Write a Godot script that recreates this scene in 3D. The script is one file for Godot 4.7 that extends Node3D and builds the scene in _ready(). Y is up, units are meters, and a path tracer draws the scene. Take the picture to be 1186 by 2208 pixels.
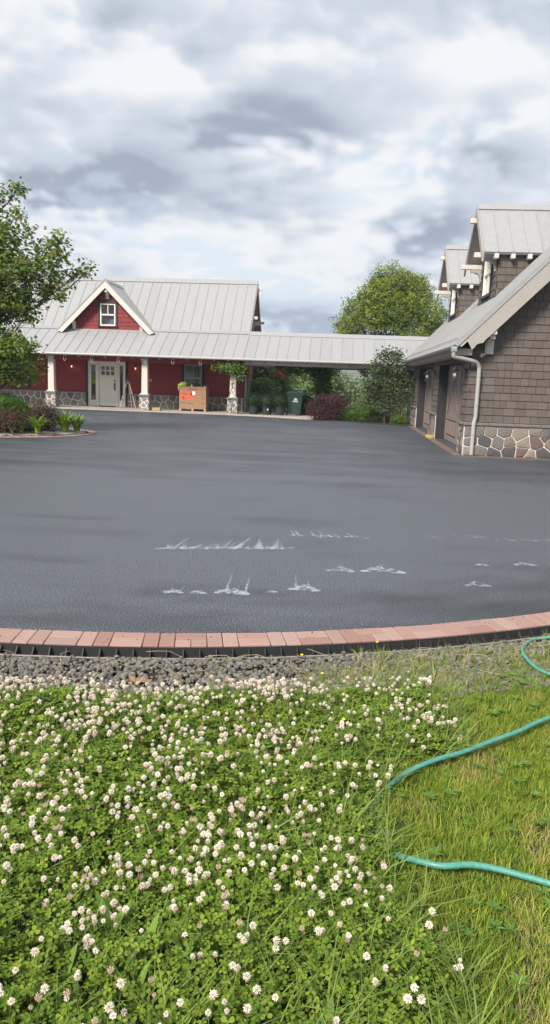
extends Node3D

# ---------------------------------------------------------------- mesh builder
class MB:
	var v := PackedVector3Array()
	var n := PackedVector3Array()
	var c := PackedColorArray()
	var t := PackedVector2Array()
	var col := Color.WHITE

	func vert(p: Vector3, q: Vector3, uv := Vector2.ZERO) -> void:
		v.append(p); n.append(q); c.append(col); t.append(uv)

	# corners counter-clockwise as seen from outside
	func tri(a: Vector3, b: Vector3, d: Vector3) -> void:
		var q := (b - a).cross(d - a)
		if q.length_squared() < 1e-16:
			return
		q = q.normalized()
		vert(a, q); vert(d, q); vert(b, q)

	func smooth(a: Vector3, b: Vector3, d: Vector3, na: Vector3, nb: Vector3, nd: Vector3) -> void:
		vert(a, na); vert(d, nd); vert(b, nb)

	func quad(a: Vector3, b: Vector3, d: Vector3, e: Vector3) -> void:
		tri(a, b, d); tri(a, d, e)

	func away(a: Vector3, b: Vector3, d: Vector3, from: Vector3) -> void:
		if (b - a).cross(d - a).dot((a + b + d) / 3.0 - from) < 0.0:
			tri(a, d, b)
		else:
			tri(a, b, d)

	func box(ce: Vector3, s: Vector3, r := Basis()) -> void:
		var h := s * 0.5
		var p: Array[Vector3] = []
		for i in 8:
			p.append(ce + r * Vector3(h.x * (1 if i & 1 else -1), h.y * (1 if i & 2 else -1), h.z * (1 if i & 4 else -1)))
		quad(p[4], p[5], p[7], p[6]); quad(p[1], p[0], p[2], p[3])
		quad(p[5], p[1], p[3], p[7]); quad(p[0], p[4], p[6], p[2])
		quad(p[6], p[7], p[3], p[2]); quad(p[0], p[1], p[5], p[4])

	# from corner to corner
	func span(a: Vector3, b: Vector3) -> void:
		box((a + b) * 0.5, (b - a).abs())

	# box with chamfered edges
	func cham(ce: Vector3, s: Vector3, bev: float, r := Basis()) -> void:
		var h := s * 0.5
		var pt := func(axis: int, sx: int, sy: int, sz: int) -> Vector3:
			var q := Vector3(sx * (h.x - bev), sy * (h.y - bev), sz * (h.z - bev))
			if axis == 0: q.x = sx * h.x
			if axis == 1: q.y = sy * h.y
			if axis == 2: q.z = sz * h.z
			return ce + r * q
		for axis in 3:
			for s0 in [-1, 1]:
				var k: Array[Vector3] = []
				for w in [[-1, -1], [1, -1], [1, 1], [-1, 1]]:
					var sg := [0, 0, 0]
					sg[axis] = s0
					sg[(axis + 1) % 3] = w[0]
					sg[(axis + 2) % 3] = w[1]
					k.append(pt.call(axis, sg[0], sg[1], sg[2]))
				away(k[0], k[1], k[2], ce); away(k[0], k[2], k[3], ce)
		for axis in 3:
			var b0 := (axis + 1) % 3
			var b1 := (axis + 2) % 3
			for s1 in [-1, 1]:
				for s2 in [-1, 1]:
					var sg := [0, 0, 0]
					sg[b0] = s1; sg[b1] = s2
					sg[axis] = -1
					var a0: Vector3 = pt.call(b0, sg[0], sg[1], sg[2])
					var a1: Vector3 = pt.call(b1, sg[0], sg[1], sg[2])
					sg[axis] = 1
					var c0: Vector3 = pt.call(b0, sg[0], sg[1], sg[2])
					var c1: Vector3 = pt.call(b1, sg[0], sg[1], sg[2])
					away(a0, c0, c1, ce); away(a0, c1, a1, ce)
		for i in 8:
			var x := 1 if i & 1 else -1
			var y := 1 if i & 2 else -1
			var z := 1 if i & 4 else -1
			away(pt.call(0, x, y, z), pt.call(1, x, y, z), pt.call(2, x, y, z), ce)

	# polygon in the frame f (x, y in its plane), from z0 to z1 along its z
	func prism(poly: PackedVector2Array, z0: float, z1: float, f := Transform3D()) -> void:
		var area := 0.0
		for i in poly.size():
			area += poly[i].cross(poly[(i + 1) % poly.size()])
		var p := poly.duplicate()
		if area < 0.0:
			p.reverse()
		var ix := Geometry2D.triangulate_polygon(p)
		for i in range(0, ix.size(), 3):
			var q: Array[Vector2] = [p[ix[i]], p[ix[i + 1]], p[ix[i + 2]]]
			if (q[1] - q[0]).cross(q[2] - q[0]) < 0.0:
				q = [q[0], q[2], q[1]]
			tri(f * Vector3(q[0].x, q[0].y, z1), f * Vector3(q[1].x, q[1].y, z1), f * Vector3(q[2].x, q[2].y, z1))
			tri(f * Vector3(q[0].x, q[0].y, z0), f * Vector3(q[2].x, q[2].y, z0), f * Vector3(q[1].x, q[1].y, z0))
		for i in p.size():
			var a := p[i]
			var b := p[(i + 1) % p.size()]
			quad(f * Vector3(a.x, a.y, z0), f * Vector3(b.x, b.y, z0), f * Vector3(b.x, b.y, z1), f * Vector3(a.x, a.y, z1))

	# stone: convex polygon with chamfered, slightly domed face
	func stone(poly: PackedVector2Array, depth: float, bev: float, dome: float, f := Transform3D()) -> void:
		var p := poly.duplicate()
		var area := 0.0
		var ce := Vector2.ZERO
		for i in p.size():
			area += p[i].cross(p[(i + 1) % p.size()])
			ce += p[i] / p.size()
		if area < 0.0:
			p.reverse()
		var top := f * Vector3(ce.x, ce.y, depth + dome)
		var m := p.size()
		for i in m:
			var a := p[i]
			var b := p[(i + 1) % m]
			var a2 := a + (ce - a).limit_length(bev)
			var b2 := b + (ce - b).limit_length(bev)
			var A0 := f * Vector3(a.x, a.y, 0)
			var B0 := f * Vector3(b.x, b.y, 0)
			var A1 := f * Vector3(a.x, a.y, depth - bev * 0.8)
			var B1 := f * Vector3(b.x, b.y, depth - bev * 0.8)
			var A2 := f * Vector3(a2.x, a2.y, depth)
			var B2 := f * Vector3(b2.x, b2.y, depth)
			quad(A0, B0, B1, A1); quad(A1, B1, B2, A2); tri(A2, B2, top)

	func tube(path: PackedVector3Array, radii, sides := 8, caps := true) -> void:
		var rings := []
		var side := Vector3.ZERO
		for i in path.size():
			var d := (path[mini(i + 1, path.size() - 1)] - path[maxi(i - 1, 0)]).normalized()
			if side == Vector3.ZERO:
				side = d.cross(Vector3.UP if absf(d.y) < 0.9 else Vector3.RIGHT).normalized()
			side = (side - d * side.dot(d)).normalized()
			var up := side.cross(d)
			var r: float = radii[i] if radii is Array or radii is PackedFloat32Array else radii
			var ring := []
			for k in sides:
				var q := side * cos(TAU * k / sides) + up * sin(TAU * k / sides)
				ring.append([path[i] + q * r, q])
			rings.append(ring)
		for i in rings.size() - 1:
			for k in sides:
				var a = rings[i][k]
				var b = rings[i][(k + 1) % sides]
				var d = rings[i + 1][(k + 1) % sides]
				var e = rings[i + 1][k]
				smooth(a[0], e[0], d[0], a[1], e[1], d[1])
				smooth(a[0], d[0], b[0], a[1], d[1], b[1])
		if caps:
			for k in sides:
				var a = rings[0][k][0]
				var b = rings[0][(k + 1) % sides][0]
				away(path[0], a, b, path[1])
				var g = rings[-1][k][0]
				var h = rings[-1][(k + 1) % sides][0]
				away(path[-1], g, h, path[-2])

	# profile of (radius, height), turned about y
	func lathe(prof: PackedVector2Array, at := Vector3.ZERO, sides := 16) -> void:
		for i in prof.size() - 1:
			var a := prof[i]
			var b := prof[i + 1]
			var d := (b - a).normalized()
			for k in sides:
				var t0 := TAU * k / sides
				var t1 := TAU * (k + 1) / sides
				var q0 := Vector3(cos(t0) * d.y, -d.x, sin(t0) * d.y)
				var q1 := Vector3(cos(t1) * d.y, -d.x, sin(t1) * d.y)
				var A := at + Vector3(cos(t0) * a.x, a.y, sin(t0) * a.x)
				var B := at + Vector3(cos(t1) * a.x, a.y, sin(t1) * a.x)
				var C := at + Vector3(cos(t1) * b.x, b.y, sin(t1) * b.x)
				var D := at + Vector3(cos(t0) * b.x, b.y, sin(t0) * b.x)
				smooth(A, D, C, q0, q0, q1)
				smooth(A, C, B, q0, q1, q1)

	# square tapered post standing at p
	func lathe_square(p: Vector3, b: float, t: float, h: float) -> void:
		var a := []
		for i in 4:
			var q := Vector3([-1, 1, 1, -1][i], 0, [1, 1, -1, -1][i])
			a.append([p + q * b, p + q * t + Vector3.UP * h])
		for i in 4:
			var j := (i + 1) % 4
			quad(a[i][0], a[j][0], a[j][1], a[i][1])
		quad(a[0][1], a[1][1], a[2][1], a[3][1])

	# ball squeezed to radii and roughened by noise
	func ball(ce: Vector3, rad: Vector3, nz: FastNoiseLite = null, amt := 0.0, seg := 16, rows := 10) -> void:
		var g := []
		for j in rows + 1:
			var row := []
			for i in seg + 1:
				var th := PI * j / rows
				var ph := TAU * (i % seg) / seg
				var q := Vector3(sin(th) * cos(ph), cos(th), sin(th) * sin(ph))
				var k := 1.0 + (nz.get_noise_3dv(q * 40.0 + ce * 7.0) * amt if nz else 0.0)
				row.append([ce + q * rad * k, (q / rad).normalized()])
			g.append(row)
		for j in rows:
			for i in seg:
				var a = g[j][i]; var b = g[j][i + 1]; var d = g[j + 1][i + 1]; var e = g[j + 1][i]
				smooth(a[0], b[0], d[0], a[1], b[1], d[1])
				smooth(a[0], d[0], e[0], a[1], d[1], e[1])

	func mesh() -> ArrayMesh:
		var m := ArrayMesh.new()
		if v.is_empty():
			return m
		var arr := []
		arr.resize(Mesh.ARRAY_MAX)
		arr[Mesh.ARRAY_VERTEX] = v
		arr[Mesh.ARRAY_NORMAL] = n
		arr[Mesh.ARRAY_COLOR] = c
		arr[Mesh.ARRAY_TEX_UV] = t
		m.add_surface_from_arrays(Mesh.PRIMITIVE_TRIANGLES, arr)
		return m

# ---------------------------------------------------------------- helpers
var rng := RandomNumberGenerator.new()
var names := {}
var tex := {}
var mt := {}
var nz := FastNoiseLite.new()

func rf(a: float, b: float) -> float:
	return rng.randf_range(a, b)

func lin(r: float, g: float, b: float) -> Color:
	return Color(r, g, b)

# a 0-255 colour as it looks, as a linear value
func s8(r: float, g: float, b: float, k := 1.0) -> Color:
	var q := Color(r / 255.0, g / 255.0, b / 255.0).srgb_to_linear()
	return Color(q.r * k, q.g * k, q.b * k)

func numbered(parent: Node, called: String) -> String:
	var key := str(parent.get_instance_id()) + called
	var k: int = names.get(key, 0)
	names[key] = k + 1
	return called if k == 0 else "%s_%03d" % [called, k]

func tag(o: Node, label: String, category: String, group := "", kind := "") -> Node:
	o.set_meta("label", label)
	if category: o.set_meta("category", category)
	if group: o.set_meta("group", group)
	if kind: o.set_meta("kind", kind)
	return o

func thing(called: String, label: String, category: String, at := Vector3.ZERO, group := "") -> Node3D:
	var o := Node3D.new()
	o.name = numbered(self, called)
	o.position = at
	add_child(o)
	tag(o, label, category, group)
	return o

func obj(called: String, m, material: Material, parent: Node = self, xf := Transform3D()) -> MeshInstance3D:
	var o := MeshInstance3D.new()
	o.name = numbered(parent, called)
	o.mesh = m.mesh() if m is MB else m
	o.material_override = material
	o.transform = xf
	parent.add_child(o)
	return o

func struct(called: String, m, material: Material, label: String) -> MeshInstance3D:
	var o := obj(called, m, material)
	o.set_meta("kind", "structure")
	o.set_meta("label", label)
	return o

# a copy of a thing with its parts, under the next number
func dup(o: Node3D, called: String, label: String, at: Transform3D) -> Node3D:
	var r: Node3D = o.duplicate()
	r.name = numbered(self, called)
	add_child(r)
	r.transform = at
	r.set_meta("label", label)
	return r

func scatter(called: String, m: Mesh, material: Material, where: Array, tints: PackedColorArray, parent: Node = self, kind := "stuff") -> MultiMeshInstance3D:
	var mm := MultiMesh.new()
	mm.transform_format = MultiMesh.TRANSFORM_3D
	mm.use_colors = true
	mm.mesh = m
	mm.instance_count = where.size()
	for i in where.size():
		mm.set_instance_transform(i, where[i])
		mm.set_instance_color(i, tints[i])
	var o := MultiMeshInstance3D.new()
	o.name = numbered(parent, called)
	o.multimesh = mm
	o.material_override = material
	parent.add_child(o)
	if kind: o.set_meta("kind", kind)
	return o

func noise_tex(key: String, freq: float, octaves: int, lo: float, hi: float, size := 512, kind := FastNoiseLite.TYPE_SIMPLEX, seed_ := 1) -> NoiseTexture2D:
	var f := FastNoiseLite.new()
	f.noise_type = kind
	f.frequency = freq
	f.fractal_octaves = octaves
	f.seed = seed_
	var t := NoiseTexture2D.new()
	t.width = size; t.height = size
	t.seamless = true
	t.noise = f
	var g := Gradient.new()
	g.set_color(0, Color(lo, lo, lo)); g.set_color(1, Color(hi, hi, hi))
	t.color_ramp = g
	tex[key] = t
	return t

func normal_tex(key: String, freq: float, octaves: int, strength: float, size := 512, kind := FastNoiseLite.TYPE_SIMPLEX) -> void:
	var t := noise_tex(key, freq, octaves, 0, 1, size, kind, 7)
	t.color_ramp = null
	t.as_normal_map = true
	t.bump_strength = strength

func mk(key: String, col: Color, rough := 0.8, tx := "", sc := 1.0, nt := "", nsc := 1.0) -> StandardMaterial3D:
	var m := StandardMaterial3D.new()
	m.resource_name = key
	m.albedo_color = col.linear_to_srgb()
	m.roughness = rough
	m.vertex_color_use_as_albedo = true
	if tx:
		m.albedo_texture = tex[tx]
	if tx or nt:
		m.uv1_triplanar = true
		m.uv1_world_triplanar = true
		m.uv1_scale = Vector3.ONE * sc
	if nt:
		m.normal_enabled = true
		m.normal_texture = tex[nt]
		m.normal_scale = nsc
	mt[key] = m
	return m

func frame(o: Vector3, u: Vector3, v: Vector3) -> Transform3D:
	return Transform3D(Basis(u, v, u.cross(v)), o)

func rect(x0: float, y0: float, x1: float, y1: float) -> PackedVector2Array:
	return PackedVector2Array([Vector2(x0, y0), Vector2(x1, y0), Vector2(x1, y1), Vector2(x0, y1)])

func vec2s(a: Array) -> PackedVector2Array:
	var p := PackedVector2Array()
	for i in range(0, a.size(), 2):
		p.append(Vector2(a[i], a[i + 1]))
	return p

# wall slab with rectangular openings (Rect2 in the frame's plane)
func holed(mb: MB, f: Transform3D, r: Rect2, holes: Array, z0: float, z1: float) -> void:
	var xs := [r.position.x, r.end.x]
	var ys := [r.position.y, r.end.y]
	for h in holes:
		xs.append_array([h.position.x, h.end.x]); ys.append_array([h.position.y, h.end.y])
	xs.sort(); ys.sort()
	for j in ys.size() - 1:
		if ys[j + 1] - ys[j] < 1e-4: continue
		var from = null
		for i in xs.size():
			var solid := false
			if i < xs.size() - 1:
				if xs[i + 1] - xs[i] < 1e-4: continue
				var p := Vector2((xs[i] + xs[i + 1]) * 0.5, (ys[j] + ys[j + 1]) * 0.5)
				solid = r.has_point(p)
				for h in holes:
					solid = solid and not h.has_point(p)
			if solid and from == null: from = xs[i]
			if not solid and from != null:
				mb.prism(rect(from, ys[j], xs[i], ys[j + 1]), z0, z1, f)
				from = null

# courses of shingles over a polygon of a wall: whole ones share one mesh, cut ones get their own
func shingles(parent: Node, f: Transform3D, poly: PackedVector2Array, holes: Array, exposure: float, mats: Array, most: int, wide := Vector2(0.13, 0.3), called := "shingle") -> void:
	var unit := MB.new()
	var sh := func(mb: MB, p: PackedVector2Array, y0: float, ex: float) -> void:
		# thick butt below, thin above
		var q := p.duplicate()
		var area := 0.0
		for i in q.size():
			area += q[i].cross(q[(i + 1) % q.size()])
		if area < 0.0: q.reverse()
		var zf := func(w: Vector2) -> Vector3: return Vector3(w.x, w.y, 0.027 - 0.019 * clampf((w.y - y0) / ex, 0, 1))
		for i in range(1, q.size() - 1):
			mb.tri(zf.call(q[0]), zf.call(q[i]), zf.call(q[i + 1]))
		for i in q.size():
			var a := q[i]
			var b := q[(i + 1) % q.size()]
			mb.quad(Vector3(a.x, a.y, 0), Vector3(b.x, b.y, 0), zf.call(b), zf.call(a))
	sh.call(unit, rect(0, 0, 1, exposure), 0.0, exposure)
	var um := unit.mesh()
	var rest := MB.new()
	var lo := Vector2(1e9, 1e9)
	var hi := -lo
	for p in poly:
		lo = lo.min(p); hi = hi.max(p)
	var made := 0
	var y := lo.y
	while y < hi.y - 0.02:
		var x := lo.x - rf(0, 0.2)
		while x < hi.x:
			var w := rf(wide.x, wide.y)
			var r := rect(x + 0.0038, y, x + w - 0.0038, y + exposure)
			x += w
			var pieces := Geometry2D.intersect_polygons(r, poly)
			var skip := false
			for h in holes:
				var nx := []
				for p in pieces:
					nx.append_array(Geometry2D.clip_polygons(p, rect(h.position.x, h.position.y, h.end.x, h.end.y)))
				pieces.assign(nx)
			for p in pieces:
				var plo := Vector2(1e9, 1e9)
				var phi := -plo
				for q in p:
					plo = plo.min(q); phi = phi.max(q)
				if phi.x - plo.x < 0.025 or phi.y - plo.y < 0.02:
					continue
				if made >= most:
					var tmp := MB.new()
					sh.call(tmp, p, y, exposure)
					for i in tmp.v.size():
						rest.vert(f * tmp.v[i], f.basis * tmp.n[i])
					continue
				made += 1
				var m: Material = mats[rng.randi() % mats.size()]
				var dz := rf(0, 0.004)
				if p.size() == 4 and absf((phi.x - plo.x) * (phi.y - plo.y) - (w - 0.0076) * exposure) < 1e-4:
					obj(called, um, m, parent, f * Transform3D(Basis.from_scale(Vector3(w - 0.0076, 1, 1)), Vector3(plo.x, y, dz)))
				else:
					var own := MB.new()
					sh.call(own, p, y, exposure)
					obj(called, own, m, parent, f * Transform3D(Basis(), Vector3(0, 0, dz)))
		y += exposure
	if not rest.v.is_empty():
		obj("shingle_field", rest, mats[0], parent).set_meta("kind", "stuff")

# rubble facing: one stone per cell of a jittered grid, pointed with pale mortar
func rubble(parent: Node, f: Transform3D, w: float, h: float, cell: Vector2, mats: Array, gap := 0.022, depth := 0.035, called := "stone") -> void:
	var cols := maxi(1, roundi(w / cell.x))
	var rows := maxi(1, roundi(h / cell.y))
	var cx := w / cols
	var cy := h / rows
	var seeds := []
	for j in rows:
		for i in cols:
			seeds.append(Vector2((i + 0.5 + (0.25 if j % 2 else -0.25) * (1 if cols > 1 else 0) + rf(-0.33, 0.33)) * cx, (j + 0.5 + rf(-0.34, 0.34)) * cy))
	for k in seeds.size():
		var s: Vector2 = seeds[k]
		var p := rect(0, 0, w, h)
		for o in seeds.size():
			if o == k: continue
			var q: Vector2 = seeds[o]
			if absf(q.x - s.x) > cx * 3.2 or absf(q.y - s.y) > cy * 3.2: continue
			var mid := (s + q) * 0.5
			var d := (q - s).normalized()
			var outp := PackedVector2Array()
			for i in p.size():
				var a := p[i]
				var b := p[(i + 1) % p.size()]
				var da := (a - mid).dot(d)
				var db := (b - mid).dot(d)
				if da <= 0: outp.append(a)
				if (da < 0) != (db < 0) and absf(da - db) > 1e-6: outp.append(a.lerp(b, da / (da - db)))
			p = outp
			if p.size() < 3: break
		if p.size() < 3: continue
		var shr := Geometry2D.offset_polygon(p, -gap * rf(0.42, 0.6), Geometry2D.JOIN_MITER)
		if shr.is_empty(): continue
		var best: PackedVector2Array = shr[0]
		# knock the corners off and waver the sides
		var rough := PackedVector2Array()
		for i in best.size():
			var a := best[i]
			var b := best[(i + 1) % best.size()]
			var pr := best[(i + best.size() - 1) % best.size()]
			var cutn := minf(0.015, a.distance_to(b) * 0.25)
			var cutp := minf(0.015, a.distance_to(pr) * 0.25)
			rough.append(a.move_toward(pr, cutp) + Vector2(rf(-0.003, 0.003), rf(-0.003, 0.003)))
			rough.append(a.move_toward(b, cutn) + Vector2(rf(-0.003, 0.003), rf(-0.003, 0.003)))
		var mb := MB.new()
		mb.stone(rough, depth * rf(0.75, 1.2), 0.014, rf(0.002, 0.016), f)
		obj(called, mb, mats[rng.randi() % mats.size()], parent)

# standing-seam roof: panels from the eave corner along u, up the slope v
func seam_roof(parent: Node, eave: Vector3, u: Vector3, v: Vector3, width: float, length: float, pitch: float, mats: Array, most := 300) -> void:
	var count := maxi(1, roundi(width / pitch))
	var w := width / count
	var mb := MB.new()
	mb.span(Vector3(0.002, 0, 0), Vector3(w - 0.002, length, 0.012))
	mb.span(Vector3(-0.008, 0.004, 0.001), Vector3(0.009, length - 0.004, 0.032))
	mb.span(Vector3(0.002, -0.012, -0.03), Vector3(w - 0.002, 0, 0.0115))
	var m := mb.mesh()
	var f := frame(eave, u, v)
	for i in count:
		obj("roof_panel", m, mats[rng.randi() % mats.size()], parent, f * Transform3D(Basis(), Vector3(i * w, 0, 0)))
	var end := MB.new()
	end.span(Vector3(width - 0.02, 0.004, 0.013), Vector3(width, length - 0.004, 0.04))
	obj("roof_edge_trim", end, mats[0], parent, f)

# ---------------------------------------------------------------- plants
func leaf_oval(l := 1.0, w := 0.5, fold := 0.18) -> ArrayMesh:
	var mb := MB.new()
	var pts := [Vector3(0, 0, 0), Vector3(w * 0.42, fold * 0.5, l * 0.3), Vector3(w * 0.46, fold * 0.5, l * 0.6), Vector3(0, -fold * 0.4, l)]
	var mid := [Vector3(0, 0, 0), Vector3(0, 0, l * 0.3), Vector3(0, -fold * 0.15, l * 0.6), Vector3(0, -fold * 0.4, l)]
	for s in [-1, 1]:
		for i in 3:
			var a: Vector3 = mid[i]
			var b: Vector3 = mid[i + 1]
			var d: Vector3 = pts[i + 1] * Vector3(s, 1, 1)
			var e: Vector3 = pts[i] * Vector3(s, 1, 1)
			if s > 0:
				mb.tri(a, b, d); mb.tri(a, d, e)
			else:
				mb.tri(a, d, b); mb.tri(a, e, d)
	return mb.mesh()

func leaf_maple() -> ArrayMesh:
	var mb := MB.new()
	var tips := [-2.3, -1.15, 0.0, 1.15, 2.3]
	var reach := [0.42, 0.75, 1.0, 0.75, 0.42]
	var prev := Vector3(-0.12, 0, -0.02)
	var hub := Vector3(0, 0.06, 0.25)
	for i in 5:
		var a: float = tips[i] * 0.62
		var tip: Vector3 = hub + Vector3(sin(a), -0.16, cos(a)) * reach[i] * 0.75
		var na: float = (tips[i] + 0.58) * 0.62
		var notch: Vector3 = hub + Vector3(sin(na), -0.02, cos(na)) * 0.33
		if i == 4: notch = Vector3(0.12, 0, -0.02)
		mb.tri(hub, tip, prev); mb.tri(hub, notch, tip)
		prev = notch
	mb.tri(hub, Vector3(-0.12, 0, -0.02), Vector3(0.12, 0, -0.02))
	return mb.mesh()

# a spray of small leaves on one twig, for crowns seen from afar
func spray(k: int, len := 1.0, leaf := 0.45, wid := 0.5) -> ArrayMesh:
	var mb := MB.new()
	for i in k:
		var a := i * 2.4
		var o := Vector3(rf(-0.3, 0.3), rf(-0.15, 0.15), rf(-0.1, len))
		var d := Vector3(sin(a), rf(-0.5, 0.5), cos(a) * 0.6 + 0.5).normalized()
		var s := d.cross(Vector3(rf(-0.4, 0.4), 1, rf(-0.4, 0.4))).normalized() * leaf * wid * 0.5
		var up := s.cross(d).normalized() * leaf * 0.08
		mb.tri(o, o + d * leaf * 0.5 + s + up, o + d * leaf)
		mb.tri(o, o + d * leaf, o + d * leaf * 0.5 - s + up)
	return mb.mesh()

func turned(dir: Vector3, spin: float) -> Basis:
	# y towards dir, turned about it
	var y := dir.normalized()
	var x := y.cross(Vector3(0.31, 0.2, 0.93)).normalized()
	return Basis(x, y, x.cross(y)) * Basis(Vector3.UP, spin)

# leaves over a set of lobes [centre, radii]; clustered on twigs, thin towards the middle
func foliage(called: String, parent: Node, lobes: Array, amount: int, m: Mesh, material: Material, size: Vector2, tints: Array, per := 9, cluster := 0.16, inner := 0.35, droop := 0.35, kind := "stuff") -> void:
	var total := 0.0
	for l in lobes:
		total += pow(l[1].x * l[1].y * l[1].z, 0.75)
	var where := []
	var cols := PackedColorArray()
	for l in lobes:
		var many := int(amount / float(per) * pow(l[1].x * l[1].y * l[1].z, 0.75) / total)
		for i in many:
			var q := Vector3(rng.randfn(), rng.randfn(), rng.randfn()).normalized()
			var rad := lerpf(inner, 1.0, pow(rng.randf(), 0.6))
			rad *= 1.0 + nz.get_noise_3dv((l[0] + q * l[1]) * 30.0) * 0.45
			var ce: Vector3 = l[0] + q * l[1] * rad
			var tone: Color = tints[rng.randi() % tints.size()]
			var k := rf(0.8, 1.2) * 1.35
			for j in per:
				var at := ce + Vector3(rng.randfn(), rng.randfn() * 0.75, rng.randfn()) * cluster
				var up := (Vector3.UP * 0.9 + q * 0.5 + Vector3(rng.randfn(), rng.randfn(), rng.randfn()) * droop * 1.4).normalized()
				var s := rf(size.x, size.y)
				where.append(Transform3D(turned(up, rf(0, TAU)).scaled(Vector3.ONE * s), at))
				var kk := k * rf(0.85, 1.15)
				cols.append(Color(tone.r * kk, tone.g * kk, tone.b * kk))
	scatter(called, m, material, where, cols, parent, kind)

func limbs(mb: MB, base: Vector3, lobes: Array, r0: float, fork: float, lean := Vector3.ZERO, leader := 0.0) -> void:
	var top := base + Vector3.UP * fork + lean
	var path := PackedVector3Array()
	var rad := []
	for i in 7:
		var t := i / 6.0
		path.append(base.lerp(top, t) + Vector3(sin(t * 4.0 + base.x), 0, cos(t * 3.0)) * 0.03 * t)
		rad.append(r0 * lerpf(1.25 if i == 0 else 1.0, 0.7, t))
	mb.tube(path, rad, 9)
	for l in lobes:
		var p := PackedVector3Array()
		var rr := []
		var start := base.lerp(top, rf(0.72, 1.0))
		if leader > 0.0:
			start = Vector3(base.x, clampf(l[0].y - rf(0.4, 0.9) - absf(l[0].x) * 0.3, 0.9, leader), base.z)
		var end: Vector3 = l[0] + Vector3(rf(-0.2, 0.2), 0.1, rf(-0.2, 0.2)) * l[1]
		for i in 7:
			var t := i / 6.0
			p.append(start.lerp(end, t) + Vector3.DOWN * sin(t * PI) * 0.08 * start.distance_to(end) + Vector3(rng.randfn(), rng.randfn(), rng.randfn()) * 0.012 * start.distance_to(end) * sin(t * PI))
			rr.append(lerpf(r0 * 0.42, r0 * 0.07, t))
		mb.tube(p, rr, 6)
		for b in 5:
			var e: Vector3 = l[0] + Vector3(rng.randfn(), rng.randfn(), rng.randfn()).normalized() * l[1] * 0.85
			var s := p[3 + b % 3]
			mb.tube(PackedVector3Array([s, s.lerp(e, 0.5) + Vector3.UP * 0.04, e]), [r0 * 0.16, r0 * 0.09, r0 * 0.03], 5)

# a clump of grass blades
func tuft(blades: int, h: float, spread: float, width: float, lean: float) -> ArrayMesh:
	var mb := MB.new()
	for i in blades:
		var a := rf(0, TAU)
		var o := Vector3(rf(-spread, spread), 0, rf(-spread, spread))
		var d := Vector3(cos(a), 0, sin(a))
		var s := Vector3(-d.z, 0, d.x).rotated(Vector3.UP, rf(-0.8, 0.8)) * width * rf(0.7, 1.2) * 0.5
		var hh := h * rf(0.55, 1.1)
		var l := lean * rf(0.3, 1.3)
		var p1 := o + Vector3.UP * hh * 0.55 + d * l * hh * 0.3
		var p2 := o + Vector3.UP * hh * 0.9 + d * l * hh * 0.9
		var q := (p1 - o).cross(s).normalized()
		mb.tri(o - s, o + s, p1 + s * 0.85); mb.tri(o - s, p1 + s * 0.85, p1 - s * 0.85)
		mb.tri(p1 - s * 0.85, p1 + s * 0.85, p2)
	return mb.mesh()

# ---------------------------------------------------------------- the scene
const R := 7.55                       # radius of the drive's near edge
const C := Vector2(-2.26, -11.92)     # its centre (x, z)

func edge_z(x: float) -> float:       # z of the near edge of the asphalt
	var d := absf(x - C.x)
	if d < R * 0.7071:
		return C.y + sqrt(R * R - d * d)
	return C.y + R * 1.4142 - d

func rim(a: float, r: float, y: float) -> Vector3:   # a point at angle a of the edge, r outside it
	return Vector3(C.x + sin(a) * (R + r), y, C.y + cos(a) * (R + r))

func land(x: float, z: float) -> float:
	var y := -0.10
	var back := maxf(0.0, -z - 43.0)
	y -= 9.0 * (1.0 - exp(-back / 60.0)) 
	return y

func cloud(d: Vector3, big: FastNoiseLite, mid: FastNoiseLite, fine: FastNoiseLite, spots: Array) -> Color:
	var el := rad_to_deg(asin(d.y))
	var az := rad_to_deg(atan2(d.x, -d.z))
	var p := Vector2(d.x, d.z) / (d.y + 0.22) * 100.0
	var b := big.get_noise_2d(p.x, p.y)
	var m := mid.get_noise_2d(p.x + b * 14.0, p.y + b * 6.0)
	var f := fine.get_noise_2d(p.x + m * 8.0, p.y)
	var dark := 0.29 + b * 0.46 + m * 0.52 + f * 0.36
	for s in spots:
		var q := Vector2((az - s[0] + f * 2.4 + m * 1.8) / s[2], (el - s[1] + f * 1.2 + m * 0.9) / s[3])
		dark += s[4] * 0.95 * exp(-q.length_squared()) * (1.0 + 0.5 * m + 0.5 * f)
	dark = clampf(dark, 0.0, 1.25)
	var white := Color(0.865, 0.88, 0.905)
	var mean := Color(0.585, 0.645, 0.735)
	var grey := Color(0.35, 0.40, 0.49)
	var c := white.lerp(mean, smoothstep(0.0, 0.6, dark)) if dark < 0.6 else mean.lerp(grey, smoothstep(0.5, 1.2, dark))
	# thin blue showing between the clouds low down
	var gap := smoothstep(0.15, 0.5, -b + 0.5 * f - 0.3 * m) * smoothstep(0.5, 0.2, d.y)
	c = c.lerp(Color(0.60, 0.74, 0.86), gap * 0.5)
	c = c.lerp(Color(0.72, 0.77, 0.83), smoothstep(0.08, 0.0, d.y) * 0.6)
	return c

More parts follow.
